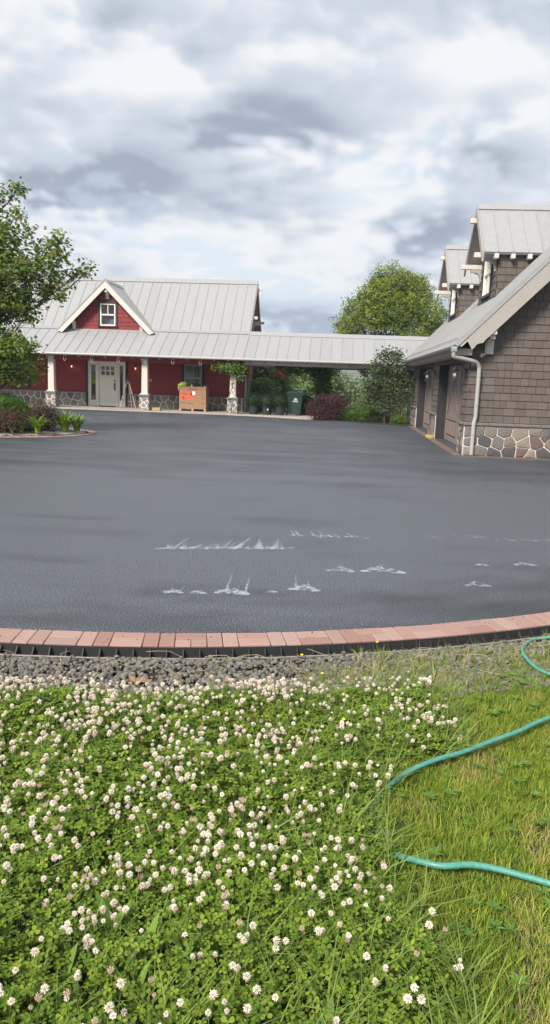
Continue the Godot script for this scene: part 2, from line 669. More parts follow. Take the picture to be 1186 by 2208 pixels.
func make_sky() -> ImageTexture:
	var big := FastNoiseLite.new(); big.seed = 11; big.frequency = 0.010; big.fractal_octaves = 3
	var mid := FastNoiseLite.new(); mid.seed = 23; mid.frequency = 0.021; mid.fractal_octaves = 4
	var fine := FastNoiseLite.new(); fine.seed = 5; fine.frequency = 0.075; fine.fractal_octaves = 5
	# azimuth, elevation, half widths, darkness
	var spots := [[-16.6, 13.2, 3.8, 1.8, 1.9], [-22.0, 12.6, 3.4, 1.2, 1.0], [-4.1, 19.0, 4.0, 1.6, 0.42], [-2.4, 16.9, 5.0, 1.4, 0.75], [-7.6, 16.6, 2.4, 0.9, 0.4],
		[6.8, 11.4, 3.0, 1.8, 0.85], [10.3, 16.3, 3.2, 1.6, 0.35], [-17.0, 23.0, 6.0, 1.6, 0.35], [-2.3, 23.0, 4.5, 1.5, 0.3], [-2.8, 4.6, 4.5, 1.4, 0.9],
		[-14.3, 19.7, 3.5, 1.3, -0.5], [7.4, 21.3, 3.4, 1.5, -0.6], [11.5, 17.8, 1.8, 0.7, -0.5], [-6.8, 20.8, 2.6, 0.8, -0.4], [-9.5, 10.5, 5.0, 1.6, -0.2], [-9.0, 7.5, 8.0, 1.5, -0.2], [3.0, 13.8, 3.0, 1.2, -0.3], [-6.0, 7.8, 14.0, 2.2, -0.12], [-2.0, 10.0, 6.0, 1.6, -0.12]]
	var w := 2048
	var hh := 1024
	var data := PackedFloat32Array()
	data.resize(w * hh * 3)
	var at := 0
	for j in hh:
		var th := PI * (j + 0.5) / hh
		for i in w:
			var ph := TAU * (i + 0.5) / w
			var c := Color(0.20, 0.21, 0.18)
			if j < hh / 2 + 6:
				var d := Vector3(sin(th) * sin(ph), maxf(cos(th), 0.0), -sin(th) * cos(ph))
				c = cloud(d, big, mid, fine, spots)
			data[at] = c.r; data[at + 1] = c.g; data[at + 2] = c.b
			at += 3
	return ImageTexture.create_from_image(Image.create_from_data(w, hh, false, Image.FORMAT_RGBF, data.to_byte_array()))

func _ready() -> void:
	# camera
	var cam := Camera3D.new()
	cam.name = "camera"
	cam.position = Vector3(0, 1.62, 0)
	cam.rotation_order = EULER_ORDER_YXZ
	cam.rotation_degrees = Vector3(-10.1, 4.6, 2.0)
	cam.fov = 69.2
	cam.near = 0.05
	cam.far = 6000
	add_child(cam)
	# sky, exposure
	var env := Environment.new()
	env.background_mode = Environment.BG_SKY
	var sky := Sky.new()
	var pan := PanoramaSkyMaterial.new()
	pan.panorama = make_sky()
	pan.energy_multiplier = 0.78
	sky.sky_material = pan
	env.sky = sky
	env.tonemap_mode = Environment.TONE_MAPPER_LINEAR
	env.tonemap_exposure = 1.38
	env.sdfgi_enabled = true
	env.ssao_enabled = true
	env.ssil_enabled = true
	env.fog_enabled = true
	env.fog_density = 0.0005
	env.fog_light_color = Color(0.80, 0.87, 0.95)
	var we := WorldEnvironment.new()
	we.name = "world_environment"
	we.environment = env
	add_child(we)
	# sun, veiled by thin cloud
	var sun := DirectionalLight3D.new()
	sun.name = "sun"
	sun.light_energy = 1.5
	sun.light_color = Color(1.0, 0.96, 0.9)
	sun.light_angular_distance = 16.0
	sun.shadow_enabled = true
	sun.rotation_degrees = Vector3(-40, -30, 0)
	add_child(sun)

	rng.seed = 4711
	nz.seed = 3; nz.frequency = 0.02; nz.fractal_octaves = 3
	materials()
	ground()
	garage()
	house()
	walkway()
	far_land()
	brick_edge()
	bed_and_maple()
	yard_plants()
	porch_things()
	lawn_things()

func materials() -> void:
	noise_tex("mottle", 0.012, 4, 0.80, 1.0)
	noise_tex("grain", 0.07, 3, 0.0, 1.15, 1024)
	noise_tex("speck", 0.2, 2, 0.72, 1.0, 512)
	noise_tex("soft", 0.02, 5, 0.945, 1.0)
	noise_tex("rock", 0.03, 5, 0.55, 1.0, 512, FastNoiseLite.TYPE_SIMPLEX, 9)
	normal_tex("grit_n", 0.12, 2, 6.0, 1024)
	normal_tex("rock_n", 0.05, 4, 6.0)
	normal_tex("wood_n", 0.06, 3, 2.0)
	var a := mk("asphalt", lin(0.255, 0.285, 0.35), 0.5, "grain", 0.9, "grit_n", 0.5)
	a.metallic_specular = 0.5
	mk("soil", lin(0.045, 0.036, 0.027), 0.95, "rock", 1.3, "rock_n", 1.0)
	mk("turf_soil", lin(0.05, 0.055, 0.022), 0.95, "rock", 1.3)
	mk("meadow", lin(0.085, 0.125, 0.032), 0.95, "rock", 0.1)
	mk("concrete", lin(0.42, 0.38, 0.345), 0.9, "mottle", 0.8, "rock_n", 0.4)
	mk("mortar", lin(0.78, 0.76, 0.74), 0.92, "speck", 2.0, "rock_n", 0.5)
	mk("mortar_house", lin(0.85, 0.83, 0.80), 0.92, "speck", 2.0)
	mk("cap_stone", lin(0.26, 0.235, 0.225), 0.85, "rock", 1.5, "rock_n", 0.5)
	mk("metal_roof", lin(0.31, 0.318, 0.332), 0.45, "soft", 0.35)
	mk("metal_roof_b", lin(0.295, 0.303, 0.317), 0.45, "soft", 0.35)
	mk("trim", lin(0.60, 0.56, 0.52), 0.6, "soft", 0.8)
	mk("trim_garage", lin(0.34, 0.32, 0.305), 0.6, "soft", 0.8)
	mk("trim_warm", lin(0.50, 0.45, 0.41), 0.6, "soft", 0.8)
	mk("cream", lin(0.88, 0.85, 0.78), 0.5, "soft", 0.7)
	mk("dark_trim", lin(0.022, 0.02, 0.024), 0.6)
	mk("black", lin(0.012, 0.012, 0.013), 0.5)
	mk("iron", lin(0.02, 0.02, 0.02), 0.45)
	mk("ceiling", lin(0.60, 0.56, 0.52), 0.8)
	mk("gutter", lin(0.36, 0.37, 0.36), 0.4, "soft", 1.0)
	mk("pipe", lin(0.36, 0.36, 0.34), 0.5, "soft", 1.5)
	for i in 4:
		var k: float = [1.0, 0.9, 1.1, 0.97][i]
		mk("taupe%d" % i, lin(0.106 * k, 0.088 * k, 0.078 * k), 0.8, "soft", 1.6 + i * 0.1, "wood_n", 0.5)
		mk("red%d" % i, lin(0.20 * k, 0.022 * k, 0.024 * k), 0.7, "soft", 1.5 + i * 0.1, "wood_n", 0.4)
	mk("taupe_door", lin(0.22, 0.18, 0.16), 0.7, "soft", 1.2)
	mk("taupe_groove", lin(0.045, 0.037, 0.034), 0.8)
	mk("red_board", lin(0.26, 0.026, 0.028), 0.6, "soft", 0.9, "wood_n", 0.4)
	var stones := [[0.27, 0.21, 0.165], [0.23, 0.205, 0.19], [0.11, 0.105, 0.11], [0.20, 0.14, 0.12], [0.33, 0.29, 0.245], [0.165, 0.15, 0.145], [0.27, 0.245, 0.20]]
	for i in stones.size():
		mk("stone%d" % i, lin(stones[i][0] * 1.2, stones[i][1] * 1.2, stones[i][2] * 1.2), 0.85, "rock", 1.4 + 0.13 * i, "rock_n", 0.9)
	var greys := [[0.40, 0.355, 0.345], [0.46, 0.415, 0.39], [0.24, 0.22, 0.225], [0.48, 0.425, 0.39], [0.33, 0.295, 0.30], [0.40, 0.40, 0.30]]
	for i in greys.size():
		mk("slate%d" % i, lin(greys[i][0], greys[i][1], greys[i][2]), 0.85, "rock", 1.4 + 0.13 * i, "rock_n", 0.9)
	var br := [[0.45, 0.285, 0.24], [0.50, 0.33, 0.285], [0.40, 0.235, 0.195], [0.48, 0.335, 0.30], [0.43, 0.29, 0.25]]
	for i in br.size():
		mk("brick%d" % i, lin(br[i][0], br[i][1], br[i][2]), 0.88, "speck", 2.2 + 0.2 * i, "grit_n", 0.5)
	var gl := StandardMaterial3D.new()
	gl.albedo_color = Color(0.06, 0.07, 0.07, 0.05)
	gl.transparency = BaseMaterial3D.TRANSPARENCY_ALPHA
	gl.roughness = 0.04
	mt["glass"] = gl
	var dg := mk("dark_glass", lin(0.012, 0.014, 0.016), 0.06)
	dg.metallic_specular = 0.5
	for lf in [["leaf", 0.5, 0.8], ["leaf_far", 0.65, 0.7], ["grass", 0.5, 0.4], ["clover", 0.42, 0.35]]:
		var m := mk(lf[0], Color.WHITE, lf[1] + 0.15)
		m.metallic_specular = 0.25
		m.backlight_enabled = true
		m.backlight = Color(lf[2], lf[2] * 1.1, lf[2] * 0.5)
	var bl := mk("petal", Color.WHITE, 0.7)
	bl.backlight_enabled = true
	bl.backlight = Color(0.35, 0.33, 0.3)
	mk("bark", lin(0.11, 0.09, 0.075), 0.9, "rock", 3.0, "rock_n", 1.0)
	mk("bark_pale", lin(0.22, 0.18, 0.14), 0.9, "rock", 3.0)
	mk("gravel", Color.WHITE, 0.9, "speck", 6.0)
	mk("plain", Color.WHITE, 0.8)

# ---------------------------------------------------------------- ground
func ground() -> void:
	# base sheet to the horizon
	var mb := MB.new()
	var xs := []
	var zs := []
	for i in 41:
		var t := (i - 20) / 20.0
		xs.append(signf(t) * (absf(t) * 30.0 + pow(absf(t), 4.0) * 2200.0))
	for i in 61:
		var t := i / 60.0
		zs.append(14.0 - t * 110.0 - pow(t, 5.0) * 2400.0)
	for j in zs.size() - 1:
		for i in xs.size() - 1:
			var p := []
			for q in [[i, j + 1], [i + 1, j + 1], [i + 1, j], [i, j]]:
				p.append(Vector3(xs[q[0]], land(xs[q[0]], zs[q[1]]), zs[q[1]]))
			mb.quad(p[0], p[3], p[2], p[1])
	struct("ground", mb, mt.meadow, "grassy ground that falls away to the valley behind the buildings")
	# lawn soil under the grass and clover
	var so := MB.new()
	for i in 60:
		var a0 := lerpf(-0.75, 0.78, i / 60.0)
		var a1 := lerpf(-0.75, 0.78, (i + 1) / 60.0)
		var p0 := rim(a0, 0.6, -0.064)
		var p1 := rim(a1, 0.6, -0.064)
		so.quad(Vector3(p0.x, -0.064, 2.0), Vector3(p1.x, -0.064, 2.0), p1, p0)
	struct("lawn_soil", so, mt.turf_soil, "soil under the clover and the mown lawn")
	# asphalt: columns in x, rows from the near edge to the porch
	var as_ := MB.new()
	var nx := 150
	var nzr := 170
	var pt := func(i: int, j: int) -> Vector3:
		var x := -26.0 + 44.0 * i / nx
		if i > 0 and i < nx:
			var q := (x - 0.0) / 26.0
			x = lerpf(x, signf(q) * pow(absf(q), 1.6) * 26.0, 0.6)
		var z0 := edge_z(x)
		var t := float(j) / nzr
		t = lerpf(t, t * t, 0.7)
		return Vector3(x, 0.0, lerpf(z0, -33.6, t))
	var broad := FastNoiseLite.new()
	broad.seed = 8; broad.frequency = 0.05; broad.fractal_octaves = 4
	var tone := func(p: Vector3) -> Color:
		# paver passes run across the yard; tone is paler midway, darker near and far
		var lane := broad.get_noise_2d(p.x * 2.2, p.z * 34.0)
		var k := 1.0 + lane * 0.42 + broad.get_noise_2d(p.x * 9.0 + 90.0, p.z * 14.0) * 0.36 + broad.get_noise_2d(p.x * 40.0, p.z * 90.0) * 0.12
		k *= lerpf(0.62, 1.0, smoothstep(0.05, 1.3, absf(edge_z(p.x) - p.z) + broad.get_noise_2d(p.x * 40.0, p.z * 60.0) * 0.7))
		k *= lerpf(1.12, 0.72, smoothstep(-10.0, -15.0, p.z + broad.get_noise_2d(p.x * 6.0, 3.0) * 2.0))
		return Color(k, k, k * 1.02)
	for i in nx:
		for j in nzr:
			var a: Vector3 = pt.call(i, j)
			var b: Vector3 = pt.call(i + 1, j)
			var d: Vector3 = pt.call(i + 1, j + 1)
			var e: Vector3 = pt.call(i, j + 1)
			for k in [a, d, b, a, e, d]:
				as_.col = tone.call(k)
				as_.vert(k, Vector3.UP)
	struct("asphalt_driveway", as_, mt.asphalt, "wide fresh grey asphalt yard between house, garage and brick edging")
	residue()

# pale dried sealer splashes on the asphalt
func residue() -> void:
	var w := 1280
	var h := 960
	var x0 := -2.0
	var z0 := -9.0
	var sx := 5.0
	var sz := 3.9
	var img := Image.create(w, h, false, Image.FORMAT_RGBA8)
	img.fill(Color(0.72, 0.75, 0.80, 0.0))
	var r := RandomNumberGenerator.new()
	r.seed = 77
	var acc := {}
	var dab := func(x: float, z: float, rad: float, k: float) -> void:
		var px := int((x - x0) / sx * w)
		var py := int((z - z0) / sz * h)
		var pr := maxi(1, int(rad / sx * w))
		for j in range(-pr, pr + 1):
			for i in range(-pr, pr + 1):
				var q := Vector2(i, j).length() / pr
				if q > 1.0 or px + i < 0 or px + i >= w or py + j < 0 or py + j >= h: continue
				var n := nz.get_noise_2d((px + i) * 9.0, (py + j) * 9.0) + nz.get_noise_2d((px + i) * 30.0, (py + j) * 30.0) * 0.6
				var al := k * (1.0 - q * q) * clampf(0.75 + n * 1.3, 0.0, 1.0)
				var o := img.get_pixel(px + i, py + j)
				o.a = clampf(o.a + al * (1.0 - o.a), 0.0, 0.62)
				img.set_pixel(px + i, py + j, o)
	var streak := func(x: float, z: float, dx: float, dz: float, rad: float, k: float) -> void:
		var n := int(Vector2(dx, dz).length() / 0.012) + 2
		for i in n:
			var t := float(i) / n
			dab.call(x + dx * t + r.randf_range(-0.006, 0.006), z + dz * t, rad * (1.0 - 0.6 * t) * r.randf_range(0.7, 1.2), k * (1.0 - 0.5 * t) * r.randf_range(0.4, 1.0))
	# the long jagged row
	for i in 130:
		var t := i / 129.0
		var x := lerpf(-1.68, -0.38, t)
		var z := lerpf(-6.75, -7.05, t) + r.randf_range(-0.05, 0.05)
		dab.call(x, z - 0.05 * absf(sin(t * 24.0)), r.randf_range(0.012, 0.032), r.randf_range(0.05, 0.4))
	for i in 46:
		var t := (i + r.randf()) / 46.0
		if r.randf() < 0.25: continue
		streak.call(lerpf(-1.66, -0.42, t), lerpf(-6.74, -7.03, t) - r.randf_range(0.0, 0.06), r.randf_range(-0.04, 0.14), -0.10 - 0.55 * pow(r.randf(), 1.5), r.randf_range(0.018, 0.045), r.randf_range(0.15, 0.42))
	# the row behind it
	for g in [[-0.38, -7.72, 0.10], [-0.15, -7.72, 0.12], [0.04, -7.72, 0.14], [0.27, -7.76, 0.20]]:
		for i in 9:
			dab.call(g[0] + r.randf_range(-1, 1) * g[2] * 0.7, g[1] + r.randf_range(-0.05, 0.05), r.randf_range(0.012, 0.035), 0.4)
		for i in 3:
			streak.call(g[0] + r.randf_range(-0.5, 0.3) * g[2], g[1], -r.randf_range(0.03, 0.13), -r.randf_range(0.15, 0.42), 0.018, 0.5)
	for i in 9:
		streak.call(0.42 + i * 0.085 + r.randf_range(-0.03, 0.03), -7.45 + r.randf_range(-0.06, 0.06), -0.06, -r.randf_range(0.05, 0.25), 0.014, 0.35)
	for g in [[1.1, -7.95, 0.1], [1.36, -8.15, 0.18], [1.62, -8.1, 0.12], [1.9, -8.02, 0.2], [2.2, -8.1, 0.22], [2.5, -8.12, 0.2]]:
		for i in 8:
			dab.call(g[0] + r.randf_range(-1, 1) * g[2], g[1] + r.randf_range(-0.05, 0.05), r.randf_range(0.012, 0.04), 0.3)
		streak.call(g[0], g[1], -0.1, -0.3, 0.016, 0.35)
	# the puddle-shaped marks with two tails, nearest row
	for g in [[-0.745, -5.43, 0.125, 1.0], [-0.205, -5.63, 0.115, 0.9], [0.46, -6.33, 0.19, 0.8], [0.09, -6.28, 0.12, 0.5], [-1.19, -5.36, 0.07, 0.6], [-1.0, -5.39, 0.05, 0.5], [-0.45, -5.52, 0.03, 0.4], [1.39, -6.78, 0.06, 0.35], [1.80, -6.88, 0.10, 0.4], [1.22, -6.05, 0.10, 0.35]]:
		var n := int(420 * g[2])
		for i in n:
			var u := r.randf_range(-1, 1)
			dab.call(g[0] + u * g[2], g[1] - r.randf() * (1.0 - absf(u)) * g[2] * 1.5 + r.randf_range(-0.02, 0.02), r.randf_range(0.018, 0.035), 0.5 * g[3])
	for s in [[-0.80, -5.52, -0.03, -0.60, 0.018], [-0.65, -5.50, -0.02, -0.50, 0.02], [-0.72, -5.5, 0.0, -0.28, 0.012], [-0.27, -5.70, -0.03, -0.46, 0.018], [-0.17, -5.7, -0.03, -0.36, 0.014], [-1.21, -5.4, -0.02, -0.26, 0.012], [-1.14, -5.4, 0.0, -0.34, 0.012], [0.36, -6.42, -0.02, -0.15, 0.016], [0.46, -6.45, -0.04, -0.22, 0.018], [0.1, -6.35, -0.03, -0.18, 0.012]]:
		streak.call(s[0], s[1], s[2], s[3], s[4], 0.6)
	for i in 60:
		dab.call(r.randf_range(-1.6, 2.4), r.randf_range(-8.6, -5.2), r.randf_range(0.006, 0.016), r.randf_range(0.1, 0.35))
	for i in 40:
		streak.call(r.randf_range(-1.4, 0.8), r.randf_range(-8.9, -7.0), -0.02, -r.randf_range(0.05, 0.2), 0.01, 0.14)
	var m := StandardMaterial3D.new()
	m.albedo_texture = ImageTexture.create_from_image(img)
	m.transparency = BaseMaterial3D.TRANSPARENCY_ALPHA
	m.roughness = 0.85
	m.texture_repeat = false
	var mb := MB.new()
	var up := Vector3.UP
	mb.vert(Vector3(x0, 0.004, z0 + sz), up, Vector2(0, 1)); mb.vert(Vector3(x0, 0.004, z0), up, Vector2(0, 0)); mb.vert(Vector3(x0 + sx, 0.004, z0), up, Vector2(1, 0))
	mb.vert(Vector3(x0, 0.004, z0 + sz), up, Vector2(0, 1)); mb.vert(Vector3(x0 + sx, 0.004, z0), up, Vector2(1, 0)); mb.vert(Vector3(x0 + sx, 0.004, z0 + sz), up, Vector2(1, 1))
	struct("residue_stains", mb, m, "whitish dried splashes and streaks on the asphalt")

# ---------------------------------------------------------------- brick edging, plastic restraint, gravel strip
func brick_edge() -> void:
	var bricks := thing("brick_edging", "curved course of pink bricks along the near asphalt edge", "edging", rim(0, 0, 0))
	var inv := Transform3D(Basis(), -bricks.position)
	var unit := MB.new()
	unit.cham(Vector3.ZERO, Vector3(0.094, 0.05, 0.194), 0.004)
	var um := unit.mesh()
	var half := MB.new()
	half.cham(Vector3.ZERO, Vector3(0.096, 0.05, 0.094), 0.004)
	var hm := half.mesh()
	var mats := []
	for i in 5: mats.append(mt["brick%d" % i])
	var lay := func(a: float, r: float, turn: float, mesh: ArrayMesh) -> void:
		var p := rim(a, r, -0.021 - 0.075 * r + rf(-0.0015, 0.0015))
		var b := Basis(Vector3.UP, a) * Basis(Vector3.RIGHT, 0.075) * Basis(Vector3.UP, turn + rf(-0.01, 0.01)) * Basis(Vector3.FORWARD, rf(-0.008, 0.008))
		obj("brick", mesh, mats[rng.randi() % 5], bricks, inv * Transform3D(b, p))
	var a := -0.62
	var step := 0.0985 / (R + 0.1)
	while a < 0.78:
		lay.call(a, 0.1, 0.0, um)
		lay.call(a + step, 0.1, 0.0, um)
		if rng.randf() < 0.15:
			lay.call(a + step * 2.5, 0.05, PI / 2, um)
			lay.call(a + step * 2.0, 0.149, 0.0, hm); lay.call(a + step * 3.0, 0.149, 0.0, hm)
		else:
			lay.call(a + step * 2.5, 0.05, PI / 2, um)
			lay.call(a + step * 2.5, 0.149, PI / 2, um)
		a += step * 4.0
	var bed := MB.new()
	for i in 60:
		var a0 := lerpf(-0.64, 0.80, i / 60.0)
		var a1 := lerpf(-0.64, 0.80, (i + 1) / 60.0)
		bed.quad(rim(a0, 0.199, -0.026), rim(a1, 0.199, -0.026), rim(a1, -0.02, -0.008), rim(a0, -0.02, -0.008))
	obj("joint_sand", bed, mt.soil, bricks, inv)
	# black plastic restraint: upright, foot, buttress ribs, outer rail, spikes
	var pl := mk("plastic", lin(0.026, 0.027, 0.029), 0.5)
	var rail := mk("rail", lin(0.24, 0.22, 0.21), 0.5)
	var edging := thing("paver_restraint", "black plastic paver restraint with ribs below the brick course", "edging", rim(0, 0.2, -0.08))
	inv = Transform3D(Basis(), -edging.position)
	var up := MB.new()
	var ft := MB.new()
	for i in 90:
		var a0 := lerpf(-0.62, 0.78, i / 90.0)
		var a1 := lerpf(-0.62, 0.78, (i + 1) / 90.0)
		for s in [[0.203, 0.209, -0.090, -0.020, up], [0.210, 0.262, -0.090, -0.080, ft]]:
			var p: Array[Vector3] = []
			for q in [[a0, s[0], s[2]], [a1, s[0], s[2]], [a1, s[1], s[2]], [a0, s[1], s[2]], [a0, s[0], s[3]], [a1, s[0], s[3]], [a1, s[1], s[3]], [a0, s[1], s[3]]]:
				p.append(rim(q[0], q[1], q[2]))
			var mb: MB = s[4]
			mb.quad(p[7], p[6], p[5], p[4]); mb.quad(p[3], p[2], p[6], p[7]); mb.quad(p[1], p[0], p[4], p[5])
	obj("upright", up, pl, edging, inv)
	obj("foot", ft, pl, edging, inv)
	var rib := MB.new()
	rib.prism(vec2s([0, 0, 0.056, 0, 0.056, 0.008, 0.012, 0.052, 0, 0.052]), -0.003, 0.003, Transform3D(Basis(Vector3.UP, -PI / 2), Vector3.ZERO))
	var rm := rib.mesh()
	var spike := MB.new()
	spike.lathe(vec2s([0.0, 0.014, 0.008, 0.012, 0.009, 0.0]), Vector3.ZERO, 8)
	var sm := spike.mesh()
	var steel := mk("steel", lin(0.45, 0.45, 0.45), 0.35)
	steel.metallic = 0.8
	a = -0.6
	var k := 0
	while a < 0.77:
		obj("rib", rm, pl, edging, inv * Transform3D(Basis(Vector3.UP, a), rim(a, 0.209, -0.080)))
		if k % 4 == 1:
			obj("spike", sm, steel, edging, inv * Transform3D(Basis(), rim(a + 0.005, 0.24, -0.078)))
		a += 0.098 / R
		k += 1
	var path := PackedVector3Array()
	for i in 80:
		path.append(rim(lerpf(-0.62, 0.78, i / 79.0), 0.266 + sin(i * 1.7) * 0.003, -0.070))
	var rl := MB.new()
	rl.tube(path, 0.0055, 6)
	obj("outer_rail", rl, rail, edging, inv)
	# crumbs of asphalt spilt on the bricks
	var crumb := MB.new()
	crumb.ball(Vector3.ZERO, Vector3(1, 0.7, 1), nz, 0.8, 6, 4)
	var cw := []
	var cc := PackedColorArray()
	for i in 420:
		var an := rf(-0.6, 0.76)
		if nz.get_noise_2d(an * 700.0, 9.0) < rf(-0.3, 0.25): continue
		var rr := 0.2 * pow(rng.randf(), 1.7) - 0.012
		var sz := rf(0.0018, 0.005)
		cw.append(Transform3D(Basis.from_scale(Vector3(sz, sz, sz)), rim(an, rr, 0.0045 - 0.075 * maxf(rr, 0.0))))
		cc.append(Color(0.02, 0.02, 0.022))
	tag(scatter("asphalt_crumbs", crumb.mesh(), mt.plain, cw, cc), "black asphalt crumbs spilt on the brick course", "")
	# soil and stones of the gravel strip
	var gs := MB.new()
	for i in 60:
		var a0 := lerpf(-0.9, 0.9, i / 60.0)
		var a1 := lerpf(-0.9, 0.9, (i + 1) / 60.0)
		gs.quad(rim(a0, 0.45, -0.06), rim(a1, 0.45, -0.06), rim(a1, 0.15, -0.082), rim(a0, 0.15, -0.082))
		gs.quad(rim(a0, 1.15, -0.06), rim(a1, 1.15, -0.06), rim(a1, 0.45, -0.06), rim(a0, 0.45, -0.06))
	struct("gravel_soil", gs, mt.soil, "brown soil of the gravel strip below the brick edging")
	var rocks := []
	var cols := []
	for i in 3:
		var mb := MB.new()
		var p := vec2s([-0.5, -0.3, 0.1, -0.5, 0.5, -0.1, 0.35, 0.35, -0.2, 0.45, -0.55, 0.1])
		for q in p.size():
			p[q] += Vector2(rf(-0.1, 0.1), rf(-0.1, 0.1))
		mb.stone(p, rf(0.4, 0.6), 0.16, 0.08, Transform3D(Basis(Vector3.RIGHT, -PI / 2), Vector3(0, -0.25, 0)))
		rocks.append(mb.mesh())
	var st := tag(Node3D.new(), "grey crushed gravel between the brick edging and the lawn", "gravel", "", "stuff")
	st.name = "gravel"
	add_child(st)
	for v in 3:
		var where := []
		var tint := PackedColorArray()
		for i in 7000:
			var an := rf(-0.62, 0.80)
			var rr := 0.27 + 0.75 * pow(rng.randf(), 0.9)
			var thin := smoothstep(0.27, 0.42, rr + 0.1 * nz.get_noise_2d(an * 900, rr * 300))
			if rng.randf() > thin + 0.25: continue
			var s := rf(0.012, 0.036) * (1.3 if rng.randf() < 0.12 else 0.9)
			var y := -0.052 + rf(0, 0.02) - 0.022 * smoothstep(0.45, 0.25, rr)
			where.append(Transform3D((Basis(Vector3.UP, rf(0, TAU)) * Basis(Vector3.RIGHT, rf(-0.6, 0.6)) * Basis(Vector3.FORWARD, rf(-0.6, 0.6))).scaled(Vector3(s, s * 0.9, s)), rim(an, rr, y)))
			var k2 := rf(0.6, 1.3)
			var warm := rf(0.0, 1.0)
			tint.append(Color(0.20 * k2, (0.185 + 0.005 * warm) * k2, lerpf(0.185, 0.15, warm) * k2))
		scatter("gravel_stones", rocks[v], mt.gravel, where, tint, st)

# ---------------------------------------------------------------- garage
func taupes() -> Array:
	return [mt.taupe0, mt.taupe1, mt.taupe2, mt.taupe3]

func roofs() -> Array:
	return [mt.metal_roof, mt.metal_roof_b, mt.metal_roof]

# a sash window set in an opening of w x h centred on f's origin (z out of the wall)
func sash(parent: Node, f: Transform3D, w: float, h: float, surround: Material, frame_m: Material, split_low: bool, surround_w := 0.1, curtain := false) -> void:
	var s := MB.new()
	s.prism(rect(-w / 2 - surround_w, h / 2, w / 2 + surround_w, h / 2 + surround_w * 1.1), -0.02, 0.055, f)
	s.prism(rect(-w / 2 - surround_w, -h / 2, -w / 2, h / 2), -0.02, 0.05, f)
	s.prism(rect(w / 2, -h / 2, w / 2 + surround_w, h / 2), -0.02, 0.05, f)
	s.prism(rect(-w / 2 - surround_w * 1.15, -h / 2 - 0.07, w / 2 + surround_w * 1.15, -h / 2), -0.02, 0.085, f)
	var win := Node3D.new()
	win.name = numbered(parent, "window")
	win.transform = f
	parent.add_child(win)
	var inv := f.affine_inverse()
	obj("surround", s, surround, win, inv)
	var fr := MB.new()
	var b := 0.055
	for r in [rect(-w / 2, h / 2 - b, w / 2, h / 2), rect(-w / 2, -h / 2, w / 2, -h / 2 + b), rect(-w / 2, -h / 2 + b, -w / 2 + b, h / 2 - b), rect(w / 2 - b, -h / 2 + b, w / 2, h / 2 - b)]:
		fr.prism(r, -0.05, 0.03, Transform3D())
	fr.prism(rect(-w / 2 + b, -0.03, w / 2 - b, 0.03), -0.05, 0.022, Transform3D())
	fr.prism(rect(-0.014, 0.03, 0.014, h / 2 - b), -0.045, 0.012, Transform3D())
	if split_low:
		fr.prism(rect(-0.014, -h / 2 + b, 0.014, -0.03), -0.045, 0.012, Transform3D())
	obj("frame", fr, frame_m, win)
	for q in [[-w / 2 + b, 0.03, -0.014, h / 2 - b], [0.014, 0.03, w / 2 - b, h / 2 - b]]:
		var p := MB.new()
		p.prism(rect(q[0], q[1], q[2], q[3]), -0.03, -0.026, Transform3D())
		obj("pane", p, mt.glass, win)
	for q in ([[-w / 2 + b, -h / 2 + b, -0.014, -0.03], [0.014, -h / 2 + b, w / 2 - b, -0.03]] if split_low else [[-w / 2 + b, -h / 2 + b, w / 2 - b, -0.03]]):
		var p := MB.new()
		p.prism(rect(q[0], q[1], q[2], q[3]), -0.03, -0.026, Transform3D())
		obj("pane", p, mt.glass, win)
	if curtain:
		var c := MB.new()
		var n := 48
		for i in n:
			var x0 := lerpf(-w / 2, w / 2, float(i) / n)
			var x1 := lerpf(-w / 2, w / 2, float(i + 1) / n)
			var za := -0.13 + sin(i * 1.1) * 0.018
			var zb := -0.13 + sin((i + 1) * 1.1) * 0.018
			c.quad(Vector3(x0, -h / 2, za), Vector3(x1, -h / 2, zb), Vector3(x1, h / 2, zb), Vector3(x0, h / 2, za))
		obj("curtain", c, mk("curtain", lin(0.22, 0.24, 0.22), 0.9), win)

# curled white timber bracket in the plane of f (x out from the wall, y up, z across)
func corbel(mb: MB, f: Transform3D, s: float, thick: float) -> void:
	var p := PackedVector2Array([Vector2(0, 0), Vector2(0.05, 0.0)])
	for i in 9:
		var t := i / 8.0
		p.append(Vector2(0.05 + 0.27 * pow(t, 2.2), 0.02 + 0.28 * (1.0 - pow(1.0 - t, 2.2))))
	p.append_array(PackedVector2Array([Vector2(0.36, 0.30), Vector2(0.36, 0.40), Vector2(0, 0.40)]))
	for i in p.size(): p[i] *= s
	mb.prism(p, -thick / 2, thick / 2, f)

